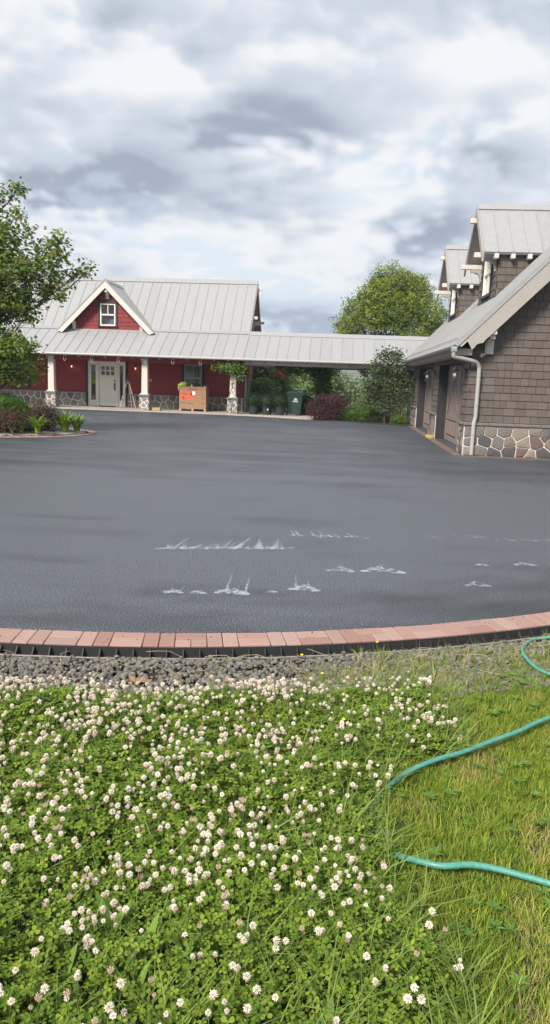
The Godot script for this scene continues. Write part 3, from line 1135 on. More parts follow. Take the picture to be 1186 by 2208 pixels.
func dormer(g: Node3D, inv: Transform3D, zc: float) -> void:
	var d := Node3D.new()
	d.name = numbered(g, "dormer")
	g.add_child(d)
	d.transform = inv          # its pieces are written in world axes
	var X := 3.92
	# inner walls
	var core := MB.new()
	var ff := frame(Vector3(X + 0.02, 0, zc), Vector3(0, 0, 1), Vector3(0, 1, 0))   # front faces -X
	ff = Transform3D(Basis(Vector3(0, 0, 1), Vector3(0, 1, 0), Vector3(-1, 0, 0)), Vector3(X + 0.02, 0, zc))
	holed(core, ff, Rect2(-1.2, 3.75, 2.4, 1.3), [Rect2(-0.55, 4.12, 1.1, 0.93)], -0.1, 0.0)
	core.prism(vec2s([-1.2, 5.05, -0.55, 5.05, -0.55, 5.32, 0.55, 5.32, 0.55, 5.05, 1.2, 5.05, 0, 6.25]), -0.1, 0.0, ff)
	for s in [-1, 1]:
		core.span(Vector3(X + 0.12, 3.75, zc + s * 1.2 - 0.05), Vector3(7.0, 5.08, zc + s * 1.2 + 0.05))
	core.span(Vector3(4.6, 3.9, zc - 1.14), Vector3(4.65, 5.05, zc + 1.14))
	obj("wall", core, mt.taupe_groove, d)
	# shingles: front and the two cheeks
	var front := vec2s([-1.2, 3.8, 1.2, 3.8, 1.2, 5.0, 0, 6.2, -1.2, 5.0])
	shingles(d, Transform3D(ff.basis, Vector3(X + 0.02, 0, zc)), front, [Rect2(-0.65, 4.02, 1.3, 1.42)], 0.18, taupes(), 120)
	var near := Transform3D(Basis(Vector3(1, 0, 0), Vector3(0, 1, 0), Vector3(0, 0, 1)), Vector3(X + 0.02, 0, zc + 1.25))
	shingles(d, near, vec2s([0, 3.8, 0.15, 3.8, 1.45, 5.06, 0, 5.06]), [], 0.18, taupes(), 60)
	var farr := Transform3D(Basis(Vector3(-1, 0, 0), Vector3(0, 1, 0), Vector3(0, 0, -1)), Vector3(X + 1.47, 0, zc - 1.25))
	shingles(d, farr, vec2s([1.3, 3.8, 1.45, 3.8, 1.45, 5.06, 0, 5.06]), [], 0.18, taupes(), 60)
	sash(g, inv * Transform3D(ff.basis, Vector3(X + 0.02, 4.72, zc)), 1.1, 1.2, mt.dark_trim, mt.cream, true, 0.08)
	# roof
	var hw := 1.44
	var ridge := 6.46
	var eave := 5.05
	var slope := Vector3(0, ridge - eave, hw)
	var L := slope.length()
	var deck := MB.new()
	for s in [-1, 1]:
		var v := Vector3(0, ridge - eave, -s * hw).normalized()
		var u := Vector3(s, 0, 0)
		var at := Vector3(3.52 if s > 0 else 6.9, eave, zc + s * hw)
		deck.prism(rect(0, 0, 3.38, L - 0.05), -0.075, -0.002, frame(at, u, v))
		seam_roof(d, at, u, v, 3.38, L, 0.37, roofs())
	obj("roof_deck", deck, mt.trim_warm, d)
	var cap := MB.new()
	cap.prism(vec2s([-0.16, -0.135, 0, 0.03, 0.16, -0.135, 0.13, -0.16, 0, -0.02, -0.13, -0.16]), 0, 3.42, Transform3D(Basis(Vector3(0, 0, -1), Vector3(0, 1, 0), Vector3(1, 0, 0)), Vector3(3.5, ridge + 0.045, zc)))
	obj("ridge_cap", cap, mt.metal_roof, d)
	# barge boards, purlin ends, corbels, rafter tails
	var bg := MB.new()
	for s in [-1, 1]:
		bg.prism(vec2s([0, ridge - 0.0, 0, ridge - 0.24, s * (hw - 0.01), eave - 0.24, s * (hw + 0.02), eave - 0.02]), 0.0, 0.05, Transform3D(ff.basis, Vector3(3.53, 0, zc)))
	obj("barge_board", bg, mt.trim_garage, d)
	for q in [[0.0, ridge - 0.38], [-1.05, 5.02], [1.05, 5.02]]:
		var p := MB.new()
		p.cham(Vector3(3.65, q[1], zc + q[0]), Vector3(0.62, 0.13, 0.12), 0.012)
		obj("purlin_end", p, mt.trim, d)
	for s in [-1, 1]:
		var k := MB.new()
		corbel(k, Transform3D(Basis(Vector3(-1, 0, 0), Vector3(0, 1, 0), Vector3(0, 0, -1)), Vector3(X + 0.01, 4.62, zc + s * 1.05)), 0.85, 0.11)
		obj("bracket", k, mt.trim_garage, d)
		for i in 4:
			var tq := MB.new()
			tq.cham(Vector3(3.85 + i * 0.42, eave - 0.10, zc + s * (hw - 0.09)), Vector3(0.11, 0.12, 0.26), 0.012)
			obj("rafter_tail", tq, mt.trim, d)

func lantern(parent: Node, at: Vector3, out: Vector3, lit := true) -> void:
	var l := Node3D.new()
	l.name = numbered(parent, "wall_lantern")
	l.transform = Transform3D(Basis(), at)
	parent.add_child(l)
	var m := MB.new()
	m.tube(PackedVector3Array([Vector3.ZERO - out * 0.0, out * 0.02]), 0.06, 12)
	m.tube(PackedVector3Array([out * 0.02 + Vector3(0, 0.02, 0), out * 0.1 + Vector3(0, 0.14, 0), out * 0.2 + Vector3(0, 0.16, 0), out * 0.26 + Vector3(0, 0.08, 0)]), 0.011, 6)
	m.lathe(vec2s([0.0, 0.08, 0.03, 0.07, 0.05, 0.03, 0.10, 0.0, 0.095, -0.01, 0.0, 0.02]), out * 0.26, 14)
	m.lathe(vec2s([0.0, -0.24, 0.075, -0.24, 0.075, -0.215, 0.0, -0.215]), out * 0.26, 14)
	for i in 4:
		var a := i * PI / 2 + 0.4
		var q := Vector3(cos(a), 0, sin(a)) * 0.072 + out * 0.26
		m.tube(PackedVector3Array([q, q + Vector3(0, -0.22, 0)]), 0.005, 5)
	obj("fitting", m, mt.iron, l)
	var g := MB.new()
	g.lathe(vec2s([0.066, -0.21, 0.066, 0.0]), out * 0.26, 14)
	obj("glass_shade", g, mt.glass, l)
	var b := MB.new()
	b.ball(out * 0.26 + Vector3(0, -0.10, 0), Vector3(0.034, 0.05, 0.034))
	if not lit:
		obj("bulb", b, mt.cream, l)
		return
	var bulb := StandardMaterial3D.new()
	bulb.albedo_color = Color(0.9, 0.85, 0.75)
	bulb.emission_enabled = true
	bulb.emission = Color(1.0, 0.84, 0.62)
	bulb.emission_energy_multiplier = 1.1
	obj("bulb", b, bulb, l)
	var o := OmniLight3D.new()
	o.name = "lamp_light"
	o.light_color = Color(1.0, 0.84, 0.62)
	o.light_energy = 0.015
	o.light_size = 0.03
	o.omni_range = 12.0
	o.omni_attenuation = 2.0
	o.shadow_enabled = true
	o.position = out * 0.26 + Vector3(0, -0.10, 0)
	l.add_child(o)

func garage_door(g: Node3D, inv: Transform3D, z0: float, z1: float) -> void:
	# leaf seen from -X; local x along +Z from the far jamb
	var d := Node3D.new()
	d.name = numbered(g, "garage_door")
	g.add_child(d)
	var f := Transform3D(Basis(Vector3(0, 0, 1), Vector3(0, 1, 0), Vector3(-1, 0, 0)), Vector3(3.30, 0.02, z1))
	d.transform = inv * f
	var w := z0 - z1
	var h := 2.2
	var back := MB.new()
	back.prism(rect(0, 0, w, h), -0.05, 0.0)
	obj("panel_back", back, mt.taupe_groove, d)
	var n := 22
	for i in n:
		var m := MB.new()
		m.cham(Vector3((i + 0.5) * w / n, h * 0.5 + 0.3, 0.006), Vector3(w / n - 0.008, h - 0.62, 0.012), 0.004)
		obj("plank", m, mt.taupe_door, d)
	for leaf in 2:
		var x0 := leaf * w / 2 + 0.01
		var x1 := (leaf + 1) * w / 2 - 0.01
		var fr := MB.new()
		fr.prism(rect(x0, 0, x0 + 0.14, h), 0.013, 0.04)
		fr.prism(rect(x1 - 0.14, 0, x1, h), 0.013, 0.04)
		fr.prism(rect(x0 + 0.14, h - 0.14, x1 - 0.14, h), 0.013, 0.04)
		fr.prism(rect(x0 + 0.14, 0.62, x1 - 0.14, 0.76), 0.013, 0.04)
		fr.prism(rect(x0 + 0.14, 0, x1 - 0.14, 0.14), 0.0, 0.04)
		obj("door_frame", fr, mt.taupe_door, d)
		var span := x1 - x0 - 0.28
		for i in 4:
			var p := MB.new()
			p.cham(Vector3(x0 + 0.14 + (i + 0.5) * span / 4, 0.38, 0.014), Vector3(span / 4 - 0.07, 0.40, 0.03), 0.01)
			obj("door_panel", p, mt.taupe_door, d)
		for s in 2:
			var bx := MB.new()
			var a := Vector2(x0 + 0.14 + (0.0 if s == 0 else span), 0.78)
			var b := Vector2(x0 + 0.14 + span * 0.5, h - 0.15)
			var wd := Vector2(0.10, 0) * (1 if s == 0 else -1)
			bx.prism(PackedVector2Array([a, a + wd, b + wd * 0.5, b - wd * 0.5]), 0.013, 0.032)
			obj("brace", bx, mt.taupe_door, d)
		var tb := MB.new()
		tb.prism(rect(x0 + 0.14 + span * 0.5 - 0.05, 0.78, x0 + 0.14 + span * 0.5 + 0.05, h - 0.14), 0.013, 0.036)
		obj("brace", tb, mt.taupe_door, d)

func garage() -> void:
	var g := thing("garage", "taupe shingled garage with stone base, two dormers and pale metal roof", "garage", Vector3(3, 0, -18))
	var inv := Transform3D(Basis(), -g.position)
	var zn := -18.0
	var zf := -31.2
	var top := func(x: float) -> float: return 2.55 + (x - 2.58) * 1.02
	# front wall (faces -X): local x = z - zf
	var ff := Transform3D(Basis(Vector3(0, 0, 1), Vector3(0, 1, 0), Vector3(-1, 0, 0)), Vector3(3.0, 0, zf))
	var d1 := Rect2(-23.3 - zf, 0, 4.66, 2.24)
	var d2 := Rect2(-29.2 - zf, 0, 4.5, 2.24)
	var core := MB.new()
	holed(core, ff, Rect2(0, 0, zn - zf, 2.75), [d1, d2], -0.2, 0.0)
	# gable walls
	var gf := Transform3D(Basis(), Vector3(0, 0, zn))
	var ga := vec2s([3.0, 0, 12.2, 0, 12.2, 2.7, 7.6, 7.45, 3.0, 2.78])
	core.prism(ga, -0.2, 0.0, gf)
	core.prism(ga, 0.0, 0.2, Transform3D(Basis(), Vector3(0, 0, zf)))
	core.span(Vector3(12.0, 0, zf + 0.2), Vector3(12.2, 2.7, zn - 0.2))
	core.span(Vector3(3.0, -0.1, zf), Vector3(12.2, -0.005, zn))
	obj("wall", core, mt.taupe_groove, g, inv)
	# dark reveals of the door openings
	var rv := MB.new()
	for d in [d1, d2]:
		var za: float = d.position.x + zf
		var zb: float = d.end.x + zf
		rv.span(Vector3(2.985, 0, za), Vector3(3.36, 2.24, za + 0.03))
		rv.span(Vector3(2.985, 0, zb - 0.03), Vector3(3.36, 2.24, zb))
		rv.span(Vector3(2.985, 2.21, za + 0.03), Vector3(3.36, 2.24, zb - 0.03))
		rv.span(Vector3(2.96, 2.242, za - 0.03), Vector3(2.999, 2.36, zb + 0.03))
	obj("door_reveal", rv, mt.dark_trim, g, inv)
	garage_door(g, inv, d1.end.x + zf - 0.03, d1.position.x + zf + 0.03)
	garage_door(g, inv, d2.end.x + zf - 0.03, d2.position.x + zf + 0.03)
	# shingles on the gable and on the piers of the front
	var wl := gf
	wl.origin.z += 0.001
	shingles(g, inv * wl, vec2s([3.0, 0.80, 5.6, 0.80, 5.6, 5.36, 3.0, 2.74]), [], 0.175, taupes(), 290)
	var far_sh := thing_part(g, "gable_shingles")
	shingles(far_sh, inv * wl, vec2s([5.6, 0.80, 12.2, 0.80, 12.2, 2.7, 7.6, 7.42, 5.6, 5.36]), [], 0.175, taupes(), 0)
	var fs := ff
	fs.origin.x -= 0.001
	var piers := [[d1.end.x, zn - zf + 0.02], [d2.end.x, d1.position.x], [0.0, d2.position.x]]
	for p in piers:
		shingles(g, inv * fs, rect(p[0], 0.80, p[1], 2.5), [], 0.175, taupes(), 90, Vector2(0.14, 0.3))
	# corner board is a mitre: stone base, cap
	var mats := []
	for i in 7: mats.append(mt["stone%d" % i])
	var mo := MB.new()
	mo.span(Vector3(2.965, -0.02, zn + 0.001), Vector3(12.25, 0.72, zn + 0.05))
	obj("mortar", mo, mt.mortar, g, inv)
	for p in piers:
		var mp := MB.new()
		mp.span(Vector3(2.965, -0.02, zf + p[0]), Vector3(2.999, 0.72, minf(zf + p[1], zn)))
		obj("mortar", mp, mt.mortar, g, inv)
	rubble(g, inv * Transform3D(Basis(), Vector3(2.97, 0.0, zn + 0.045)), 3.4, 0.72, Vector2(0.30, 0.21), mats, 0.027, 0.035)
	rubble(g, inv * Transform3D(Basis(), Vector3(6.37, 0.0, zn + 0.045)), 5.8, 0.72, Vector2(0.40, 0.26), mats, 0.027, 0.035)
	for p in piers:
		rubble(g, inv * Transform3D(ff.basis, Vector3(2.97, 0.0, zf + p[0])), minf(zf + p[1], zn + 0.045) - zf - p[0], 0.72, Vector2(0.26, 0.19), mats, 0.027, 0.035)
	var x := 2.93
	while x < 12.2:
		var cp := MB.new()
		cp.cham(Vector3(x + 0.3, 0.755, zn + 0.035), Vector3(0.594, 0.07, 0.15), 0.012)
		obj("cap_stone", cp, mt.cap_stone, g, inv)
		x += 0.6
	for p in piers:
		var cp := MB.new()
		var a: float = zf + p[0] - 0.02
		var b: float = minf(zf + p[1], zn - 0.042)
		cp.cham(Vector3(2.965, 0.755, (a + b) * 0.5), Vector3(0.14, 0.07, b - a), 0.012)
		obj("cap_stone", cp, mt.cap_stone, g, inv)
	# roof: two slopes
	var k := sqrt(1.0 + 1.02 * 1.02)
	var ev := Vector3(2.58, 2.55, 0)
	var L := (7.6 - 2.58) * k
	var v := Vector3(1, 1.02, 0).normalized()
	var z0 := zn + 0.5
	var wdt := z0 - zf + 0.2
	seam_roof(g, inv * Vector3(2.58, 2.55, zf - 0.2), Vector3(0, 0, 1), v, wdt, L, 0.46, roofs())
	var v2 := Vector3(-1, 1.02, 0).normalized()
	seam_roof(g, inv * Vector3(12.62, 2.55, z0), Vector3(0, 0, -1), v2, wdt, L, 0.46, roofs())
	var deck := MB.new()
	deck.prism(vec2s([2.6, 2.53, 7.6, 7.63, 7.6, 7.50, 2.7, 2.5]), zf - 0.18, z0 - 0.01)
	deck.prism(vec2s([12.6, 2.53, 7.6, 7.63, 7.6, 7.50, 12.5, 2.5]), zf - 0.18, z0 - 0.01)
	obj("roof_deck", deck, mt.trim_warm, g, inv)
	var rc := MB.new()
	rc.prism(vec2s([7.4, 7.55, 7.6, 7.76, 7.8, 7.55]), zf - 0.22, z0 + 0.02)
	obj("ridge_cap", rc, mt.metal_roof, g, inv)
	# edge flashing up the rake, barge board with a scalloped foot
	var fl := MB.new()
	fl.prism(vec2s([2.56, 2.53, 7.6, 7.68, 7.6, 7.60, 2.62, 2.51]), z0 + 0.005, z0 + 0.02)
	obj("rake_flashing", fl, mt.metal_roof, g, inv)
	var bb := MB.new()
	var foot := [7.6, 7.59, 2.86, 2.76, 2.83, 2.62, 2.90, 2.50, 2.93, 2.44, 2.98, 2.49, 3.03, 2.56, 3.10, 2.59, 3.17, 2.60, 3.22, 2.68, 3.29, 2.74, 7.6, 7.15]
	bb.prism(vec2s(foot), z0 - 0.05, z0 + 0.003)
	var other := []
	for i in range(0, foot.size(), 2): other.append_array([15.2 - foot[i], foot[i + 1]])
	bb.prism(vec2s(other), z0 - 0.05, z0 + 0.003)
	obj("barge_board", bb, mt.trim_garage, g, inv)
	# carved bracket under the barge
	var br := MB.new()
	br.cham(Vector3(3.40, 2.84, zn + 0.24), Vector3(0.15, 0.10, 0.46), 0.012)
	corbel(br, Transform3D(Basis(Vector3(0, 0, 1), Vector3(0, 1, 0), Vector3(-1, 0, 0)), Vector3(3.40, 2.40, zn + 0.02)), 1.0, 0.12)
	br.cham(Vector3(3.40, 2.40, zn + 0.06), Vector3(0.18, 0.06, 0.09), 0.01)
	br.cham(Vector3(3.40, 2.62, zn + 0.04), Vector3(0.20, 0.5, 0.04), 0.01)
	obj("bracket", br, mt.trim, g, inv)
	# soffit returns and rafter tails along the eave
	var sf := MB.new()
	sf.span(Vector3(2.72, 2.45, zf), Vector3(2.998, 2.49, zn + 0.1))
	obj("soffit", sf, mt.trim_warm, g, inv)
	var z := zf + 0.15
	while z < zn + 0.3:
		var tl := MB.new()
		tl.prism(vec2s([0, 0, -0.36, 0, -0.42, 0.06, -0.42, 0.10, 0, 0.16]), -0.035, 0.035, Transform3D(Basis(), Vector3(3.0, 2.33, z)))
		obj("rafter_tail", tl, mt.trim_warm, g, inv)
		z += 0.3
	# snow rail just above the eave
	var sr := MB.new()
	sr.tube(PackedVector3Array([Vector3(2.66, 2.72, zf), Vector3(2.66, 2.72, z0 - 0.3)]), 0.012, 6)
	obj("snow_rail", sr, mt.gutter, g, inv)
	# half-round gutter and downpipe
	var gu := MB.new()
	var n := 8
	for i in n:
		var a0 := PI + PI * i / n
		var a1 := PI + PI * (i + 1) / n
		for q in [[0.072, 0.066]]:
			var A := Vector3(2.535 + cos(a0) * q[0], 2.50 + sin(a0) * q[0], zf)
			var B := Vector3(2.535 + cos(a1) * q[0], 2.50 + sin(a1) * q[0], zf)
			var dz := Vector3(0, 0, z0 - 0.02 - zf)
			gu.smooth(A, B, B + dz, Vector3(cos(a0), sin(a0), 0), Vector3(cos(a1), sin(a1), 0), Vector3(cos(a1), sin(a1), 0))
			gu.smooth(A, B + dz, A + dz, Vector3(cos(a0), sin(a0), 0), Vector3(cos(a1), sin(a1), 0), Vector3(cos(a0), sin(a0), 0))
			var A2 := Vector3(2.535 + cos(a0) * q[1], 2.50 + sin(a0) * q[1], zf)
			var B2 := Vector3(2.535 + cos(a1) * q[1], 2.50 + sin(a1) * q[1], zf)
			gu.quad(B2, A2, A2 + dz, B2 + dz)
	var disc := PackedVector2Array()
	for i in 13: disc.append(Vector2(2.535 + cos(PI + PI * i / 12) * 0.075, 2.50 + sin(PI + PI * i / 12) * 0.075))
	gu.prism(disc, z0 - 0.02, z0)
	gu.span(Vector3(2.455, 2.495, zf), Vector3(2.468, 2.508, z0))
	obj("gutter", gu, mt.gutter, g, inv)
	var outlet := MB.new()
	outlet.cham(Vector3(2.55, 2.44, z0 - 0.07), Vector3(0.14, 0.13, 0.12), 0.02)
	obj("gutter_outlet", outlet, mk("verdigris", lin(0.20, 0.32, 0.31), 0.5, "soft", 2.0), g, inv)
	var path := Curve3D.new()
	for p in [[Vector3(2.55, 2.40, -17.57), 0.05], [Vector3(2.56, 2.28, -17.60), 0.05], [Vector3(2.80, 2.24, -17.72), 0.08], [Vector3(3.10, 2.18, -17.83), 0.08], [Vector3(3.19, 2.06, -17.88), 0.06], [Vector3(3.20, 1.8, -17.885), 0.1], [Vector3(3.20, 0.95, -17.885), 0.2], [Vector3(3.17, 0.72, -17.87), 0.06], [Vector3(3.17, 0.03, -17.87), 0.1]]:
		path.add_point(p[0])
	for i in range(1, path.point_count - 1):
		var dd := (path.get_point_position(i + 1) - path.get_point_position(i - 1)).normalized()
		var ln := minf(path.get_point_position(i).distance_to(path.get_point_position(i - 1)), path.get_point_position(i).distance_to(path.get_point_position(i + 1))) * 0.33
		path.set_point_in(i, -dd * ln); path.set_point_out(i, dd * ln)
	var pp := path.tessellate(4, 3)
	var pipe := MB.new()
	pipe.tube(pp, 0.048, 12)
	for y in [1.75, 1.2, 0.5]:
		pipe.tube(PackedVector3Array([Vector3(3.20 if y > 0.9 else 3.17, y, -17.885 if y > 0.9 else -17.87), Vector3(3.20 if y > 0.9 else 3.17, y + 0.04, -17.885 if y > 0.9 else -17.87)]), 0.053, 12)
	obj("downpipe", pipe, mt.pipe, g, inv)
	# security lamp under the gable corner
	var sl := MB.new()
	sl.cham(Vector3(3.26, 2.36, zn + 0.09), Vector3(0.10, 0.05, 0.14), 0.012)
	sl.ball(Vector3(3.22, 2.32, zn + 0.13), Vector3(0.04, 0.035, 0.04))
	obj("flood_lamp", sl, mt.trim_warm, g, inv)
	lantern(g, inv * Vector3(2.97, 1.98, -18.32), Vector3(-1, 0, 0), false)
	lantern(g, inv * Vector3(2.97, 1.98, -24.05), Vector3(-1, 0, 0), false)
	dormer(g, inv, -21.8)
	dormer(g, inv, -28.0)
	# brick apron along the doors
	var ap := thing("brick_apron", "strip of reddish pavers along the foot of the garage front", "paving", Vector3(2.86, 0, -24.5))
	var bm := []
	for i in 5: bm.append(mk("apron%d" % i, lin(0.17 + 0.018 * i, 0.115 + 0.013 * i, 0.095 + 0.011 * i), 0.9, "speck", 2.2 + 0.2 * i))
	var bu := MB.new()
	bu.cham(Vector3.ZERO, Vector3(0.2, 0.05, 0.094), 0.005)
	var bum := bu.mesh()
	z = zf
	while z < zn + 0.1:
		obj("brick", bum, bm[rng.randi() % 5], ap, Transform3D(Basis(Vector3.UP, rf(-0.012, 0.012)), Vector3(2.86, -0.012 + rf(-0.001, 0.001), z) - ap.position))
		z += 0.1
	x = 2.98
	while x < 12.0:
		obj("brick", bum, bm[rng.randi() % 5], ap, Transform3D(Basis(Vector3.UP, PI / 2 + rf(-0.012, 0.012)), Vector3(x, -0.012 + rf(-0.001, 0.001), zn + 0.2) - ap.position))
		x += 0.1
	# a stub of yellow lumber by the pier between the doors
	var lu := thing("lumber_stub", "short yellow stub of lumber lying at the pier between the garage doors", "lumber", Vector3(2.82, 0.0, -23.3))
	var lm := MB.new()
	lm.cham(Vector3(0, 0.06, 0), Vector3(0.09, 0.09, 0.35), 0.006, Basis(Vector3.UP, 0.3))
	obj("board", lm, mk("lumber", lin(0.52, 0.36, 0.14), 0.8, "soft", 3.0), lu)

func thing_part(parent: Node, called: String) -> Node3D:
	var o := Node3D.new()
	o.name = numbered(parent, called)
	parent.add_child(o)
	return o

# ---------------------------------------------------------------- house
func lap_boards(mb: MB, f: Transform3D, r: Rect2, holes: Array, exposure: float) -> void:
	var y := r.position.y
	while y < r.end.y - 0.01:
		var y1 := minf(y + exposure, r.end.y)
		var cuts := []
		for h in holes:
			if h.position.y < y1 - 0.005 and h.end.y > y + 0.005: cuts.append(h)
		cuts.sort_custom(func(a, b): return a.position.x < b.position.x)
		var x := r.position.x
		for h in cuts + [Rect2(r.end.x, 0, 1, 1)]:
			if h.position.x > x + 0.01:
				var a := f * Vector3(x, y, 0.022); var b := f * Vector3(h.position.x, y, 0.022)
				var d := f * Vector3(h.position.x, y1, 0.008); var e := f * Vector3(x, y1, 0.008)
				mb.quad(a, b, d, e)
				mb.quad(f * Vector3(x, y, 0.0), f * Vector3(h.position.x, y, 0.0), b, a)
			x = maxf(x, h.end.x)
		y = y1

func reds() -> Array:
	return [mt.red0, mt.red1, mt.red2, mt.red3]

func slates() -> Array:
	var m := []
	for i in 6: m.append(mt["slate%d" % i])
	return m

func house() -> void:
	var h := thing("house", "long red house with pale standing-seam roof, front gable and stone-based porch", "house", Vector3(-10.7, 0, -36))
	var inv := Transform3D(Basis(), -h.position)
	var zw := -36.0
	var xl := -22.0
	var xr := -4.70
	# openings in the porch wall (x, y)
	var door := Rect2(-12.30, 0.02, 1.88, 2.2)
	var win := Rect2(-7.52, 0.92, 0.86, 1.28)
	var win2 := Rect2(-16.20, 0.92, 0.86, 1.28)
	var wf := Transform3D(Basis(), Vector3(0, 0, zw))
	var core := MB.new()
	holed(core, wf, Rect2(xl, -0.05, xr - xl, 3.7), [door, win, win2], -0.2, 0.0)
	core.span(Vector3(xl, -0.05, -40.6), Vector3(xr, 3.7, -40.4))
	core.span(Vector3(xl, -0.05, -40.4), Vector3(xl + 0.2, 3.7, zw - 0.2))
	core.prism(vec2s([40.4, -0.05, 36.2, -0.05, 36.2, 3.7, 38.05, 5.75, 40.4, 3.4]), -0.2, 0.0, Transform3D(Basis(Vector3(0, 0, -1), Vector3(0, 1, 0), Vector3(1, 0, 0)), Vector3(xr, 0, 0)))
	core.span(Vector3(xl, -0.1, -40.4), Vector3(xr, -0.051, zw))
	core.span(Vector3(xl, 3.62, -40.3), Vector3(xr - 0.3, 3.68, zw - 0.21))
	obj("wall", core, mt.red_board, h, inv)
	var bo := MB.new()
	lap_boards(bo, Transform3D(Basis(), Vector3(0, 0, zw + 0.001)), Rect2(xl, 0.72, xr - xl, 2.4), [door.grow(0.1), win.grow(0.1), win2.grow(0.1)], 0.12)
	obj("siding_boards", bo, mt.red_board, h, inv).set_meta("kind", "stuff")
	var be := MB.new()
	lap_boards(be, Transform3D(Basis(Vector3(0, 0, -1), Vector3(0, 1, 0), Vector3(1, 0, 0)), Vector3(xr + 0.001, 0, 0)), Rect2(36.0, 0.72, 4.4, 2.8), [], 0.12)
	obj("siding_boards", be, mt.red_board, h, inv).set_meta("kind", "stuff")
	# stone base between the openings
	for s in [[Vector3(xl, -0.04, zw + 0.001), Vector3(door.position.x - 0.09, 0.68, zw + 0.04)], [Vector3(door.end.x + 0.09, -0.04, zw + 0.001), Vector3(xr, 0.68, zw + 0.04)], [Vector3(xr + 0.001, -0.04, -40.4), Vector3(xr + 0.04, 0.68, zw + 0.04)]]:
		var mo := MB.new()
		mo.span(s[0], s[1])
		obj("mortar", mo, mt.mortar_house, h, inv)
	rubble(h, inv * Transform3D(Basis(), Vector3(-17.2, 0.02, zw + 0.037)), -12.39 + 17.2, 0.66, Vector2(0.34, 0.27), slates(), 0.045, 0.02)
	rubble(h, inv * Transform3D(Basis(), Vector3(-10.33, 0.02, zw + 0.037)), -4.70 + 10.33, 0.66, Vector2(0.34, 0.27), slates(), 0.045, 0.02)
	rubble(h, inv * Transform3D(Basis(Vector3(0, 0, -1), Vector3(0, 1, 0), Vector3(1, 0, 0)), Vector3(xr + 0.037, 0.02, zw)), 4.4, 0.66, Vector2(0.34, 0.27), slates(), 0.045, 0.02)
	for s in [[xl, door.position.x - 0.12], [door.end.x + 0.12, xr + 0.05]]:
		var c := MB.new()
		c.cham(Vector3((s[0] + s[1]) / 2, 0.705, zw + 0.05), Vector3(s[1] - s[0], 0.05, 0.12), 0.01)
		obj("cap_stone", c, mt.cap_stone, h, inv)
	# porch windows
	for w in [win, win2]:
		sash(h, inv * Transform3D(Basis(), Vector3(w.get_center().x, w.get_center().y, zw + 0.01)), w.size.x, w.size.y, mt.dark_trim, mt.pale_frame if mt.has("pale_frame") else mk("pale_frame", lin(0.42, 0.43, 0.42), 0.5), true, 0.12, true)
	front_door(h, inv, door, zw)
	# porch roof, main roof
	var pv := Vector3(0, 1.2, -2.2).normalized()
	var pl := Vector3(0, 1.2, -2.2).length()
	seam_roof(h, inv * Vector3(xl, 2.5, -33.2), Vector3(1, 0, 0), pv, -4.32 - xl, pl, 0.48, roofs())
	var mv := Vector3(0, 1, -1).normalized()
	seam_roof(h, inv * Vector3(xl, 3.70, -35.4), Vector3(1, 0, 0), mv, -4.32 - xl, 2.65 * sqrt(2.0), 0.48, roofs())
	seam_roof(h, inv * Vector3(-4.32, 3.35, -41.05), Vector3(-1, 0, 0), Vector3(0, 1, 1).normalized(), -4.32 - xl, 3.0 * sqrt(2.0), 0.48, roofs())
	var deck := MB.new()
	var rx := Transform3D(Basis(Vector3(0, 0, -1), Vector3(0, 1, 0), Vector3(1, 0, 0)), Vector3.ZERO)
	deck.prism(vec2s([33.24, 2.50, 35.4, 3.68, 35.4, 3.58, 33.24, 2.40]), xl, -4.34, rx)
	obj("porch_ceiling", deck, mt.ceiling, h, inv)
	var dk := MB.new()
	dk.prism(vec2s([35.42, 3.69, 38.05, 6.33, 41.0, 3.38, 41.0, 3.26, 38.05, 6.20, 35.5, 3.64]), xl, -4.34, rx)
	obj("roof_deck", dk, mt.trim_warm, h, inv)
	var rc := MB.new()
	rc.prism(vec2s([37.86, 6.22, 38.05, 6.44, 38.24, 6.22]), xl, -4.29, rx)
	obj("ridge_cap", rc, mt.metal_roof, h, inv)
	var fl := MB.new()
	fl.prism(vec2s([35.25, 3.66, 35.44, 3.80, 35.50, 3.80, 35.46, 3.70]), xl, -4.32, rx)
	obj("roof_flashing", fl, mt.metal_roof_b, h, inv)
	# barge boards and purlin ends of the right gable
	var bg := MB.new()
	bg.prism(vec2s([35.40, 3.68, 38.05, 6.34, 38.05, 6.06, 35.54, 3.56]), -4.335, -4.29, rx)
	bg.prism(vec2s([41.03, 3.36, 38.05, 6.34, 38.05, 6.06, 40.9, 3.22]), -4.335, -4.29, rx)
	obj("barge_board", bg, mt.trim, h, inv)
	for q in [[6.0, -38.05], [4.5, -36.5], [4.5, -39.6]]:
		var p := MB.new()
		p.cham(Vector3(-4.42, q[0], q[1]), Vector3(0.66, 0.14, 0.14), 0.012)
		obj("purlin_end", p, mt.trim, h, inv)
	for z in [-36.5, -39.6]:
		var k := MB.new()
		corbel(k, Transform3D(Basis(Vector3(1, 0, 0), Vector3(0, 1, 0), Vector3(0, 0, 1)), Vector3(xr + 0.01, 4.05, z)), 1.0, 0.12)
		obj("bracket", k, mt.trim_warm, h, inv)
	# upper end wall shingles
	var ef := Transform3D(Basis(Vector3(0, 0, -1), Vector3(0, 1, 0), Vector3(1, 0, 0)), Vector3(xr + 0.002, 0, 0))
	shingles(h, inv * ef, vec2s([36.0, 3.52, 40.2, 3.52, 38.05, 5.75, 36.0, 3.7]), [], 0.19, reds(), 0)
	# gutter along the porch eave
	var gu := MB.new()
	gu.tube(PackedVector3Array([Vector3(xl, 2.455, -33.17), Vector3(-4.3, 2.455, -33.17)]), 0.062, 10)
	obj("gutter", gu, mt.gutter, h, inv)
	# rafter tails and hooks for the light string
	var i := 0
	var x := -17.4
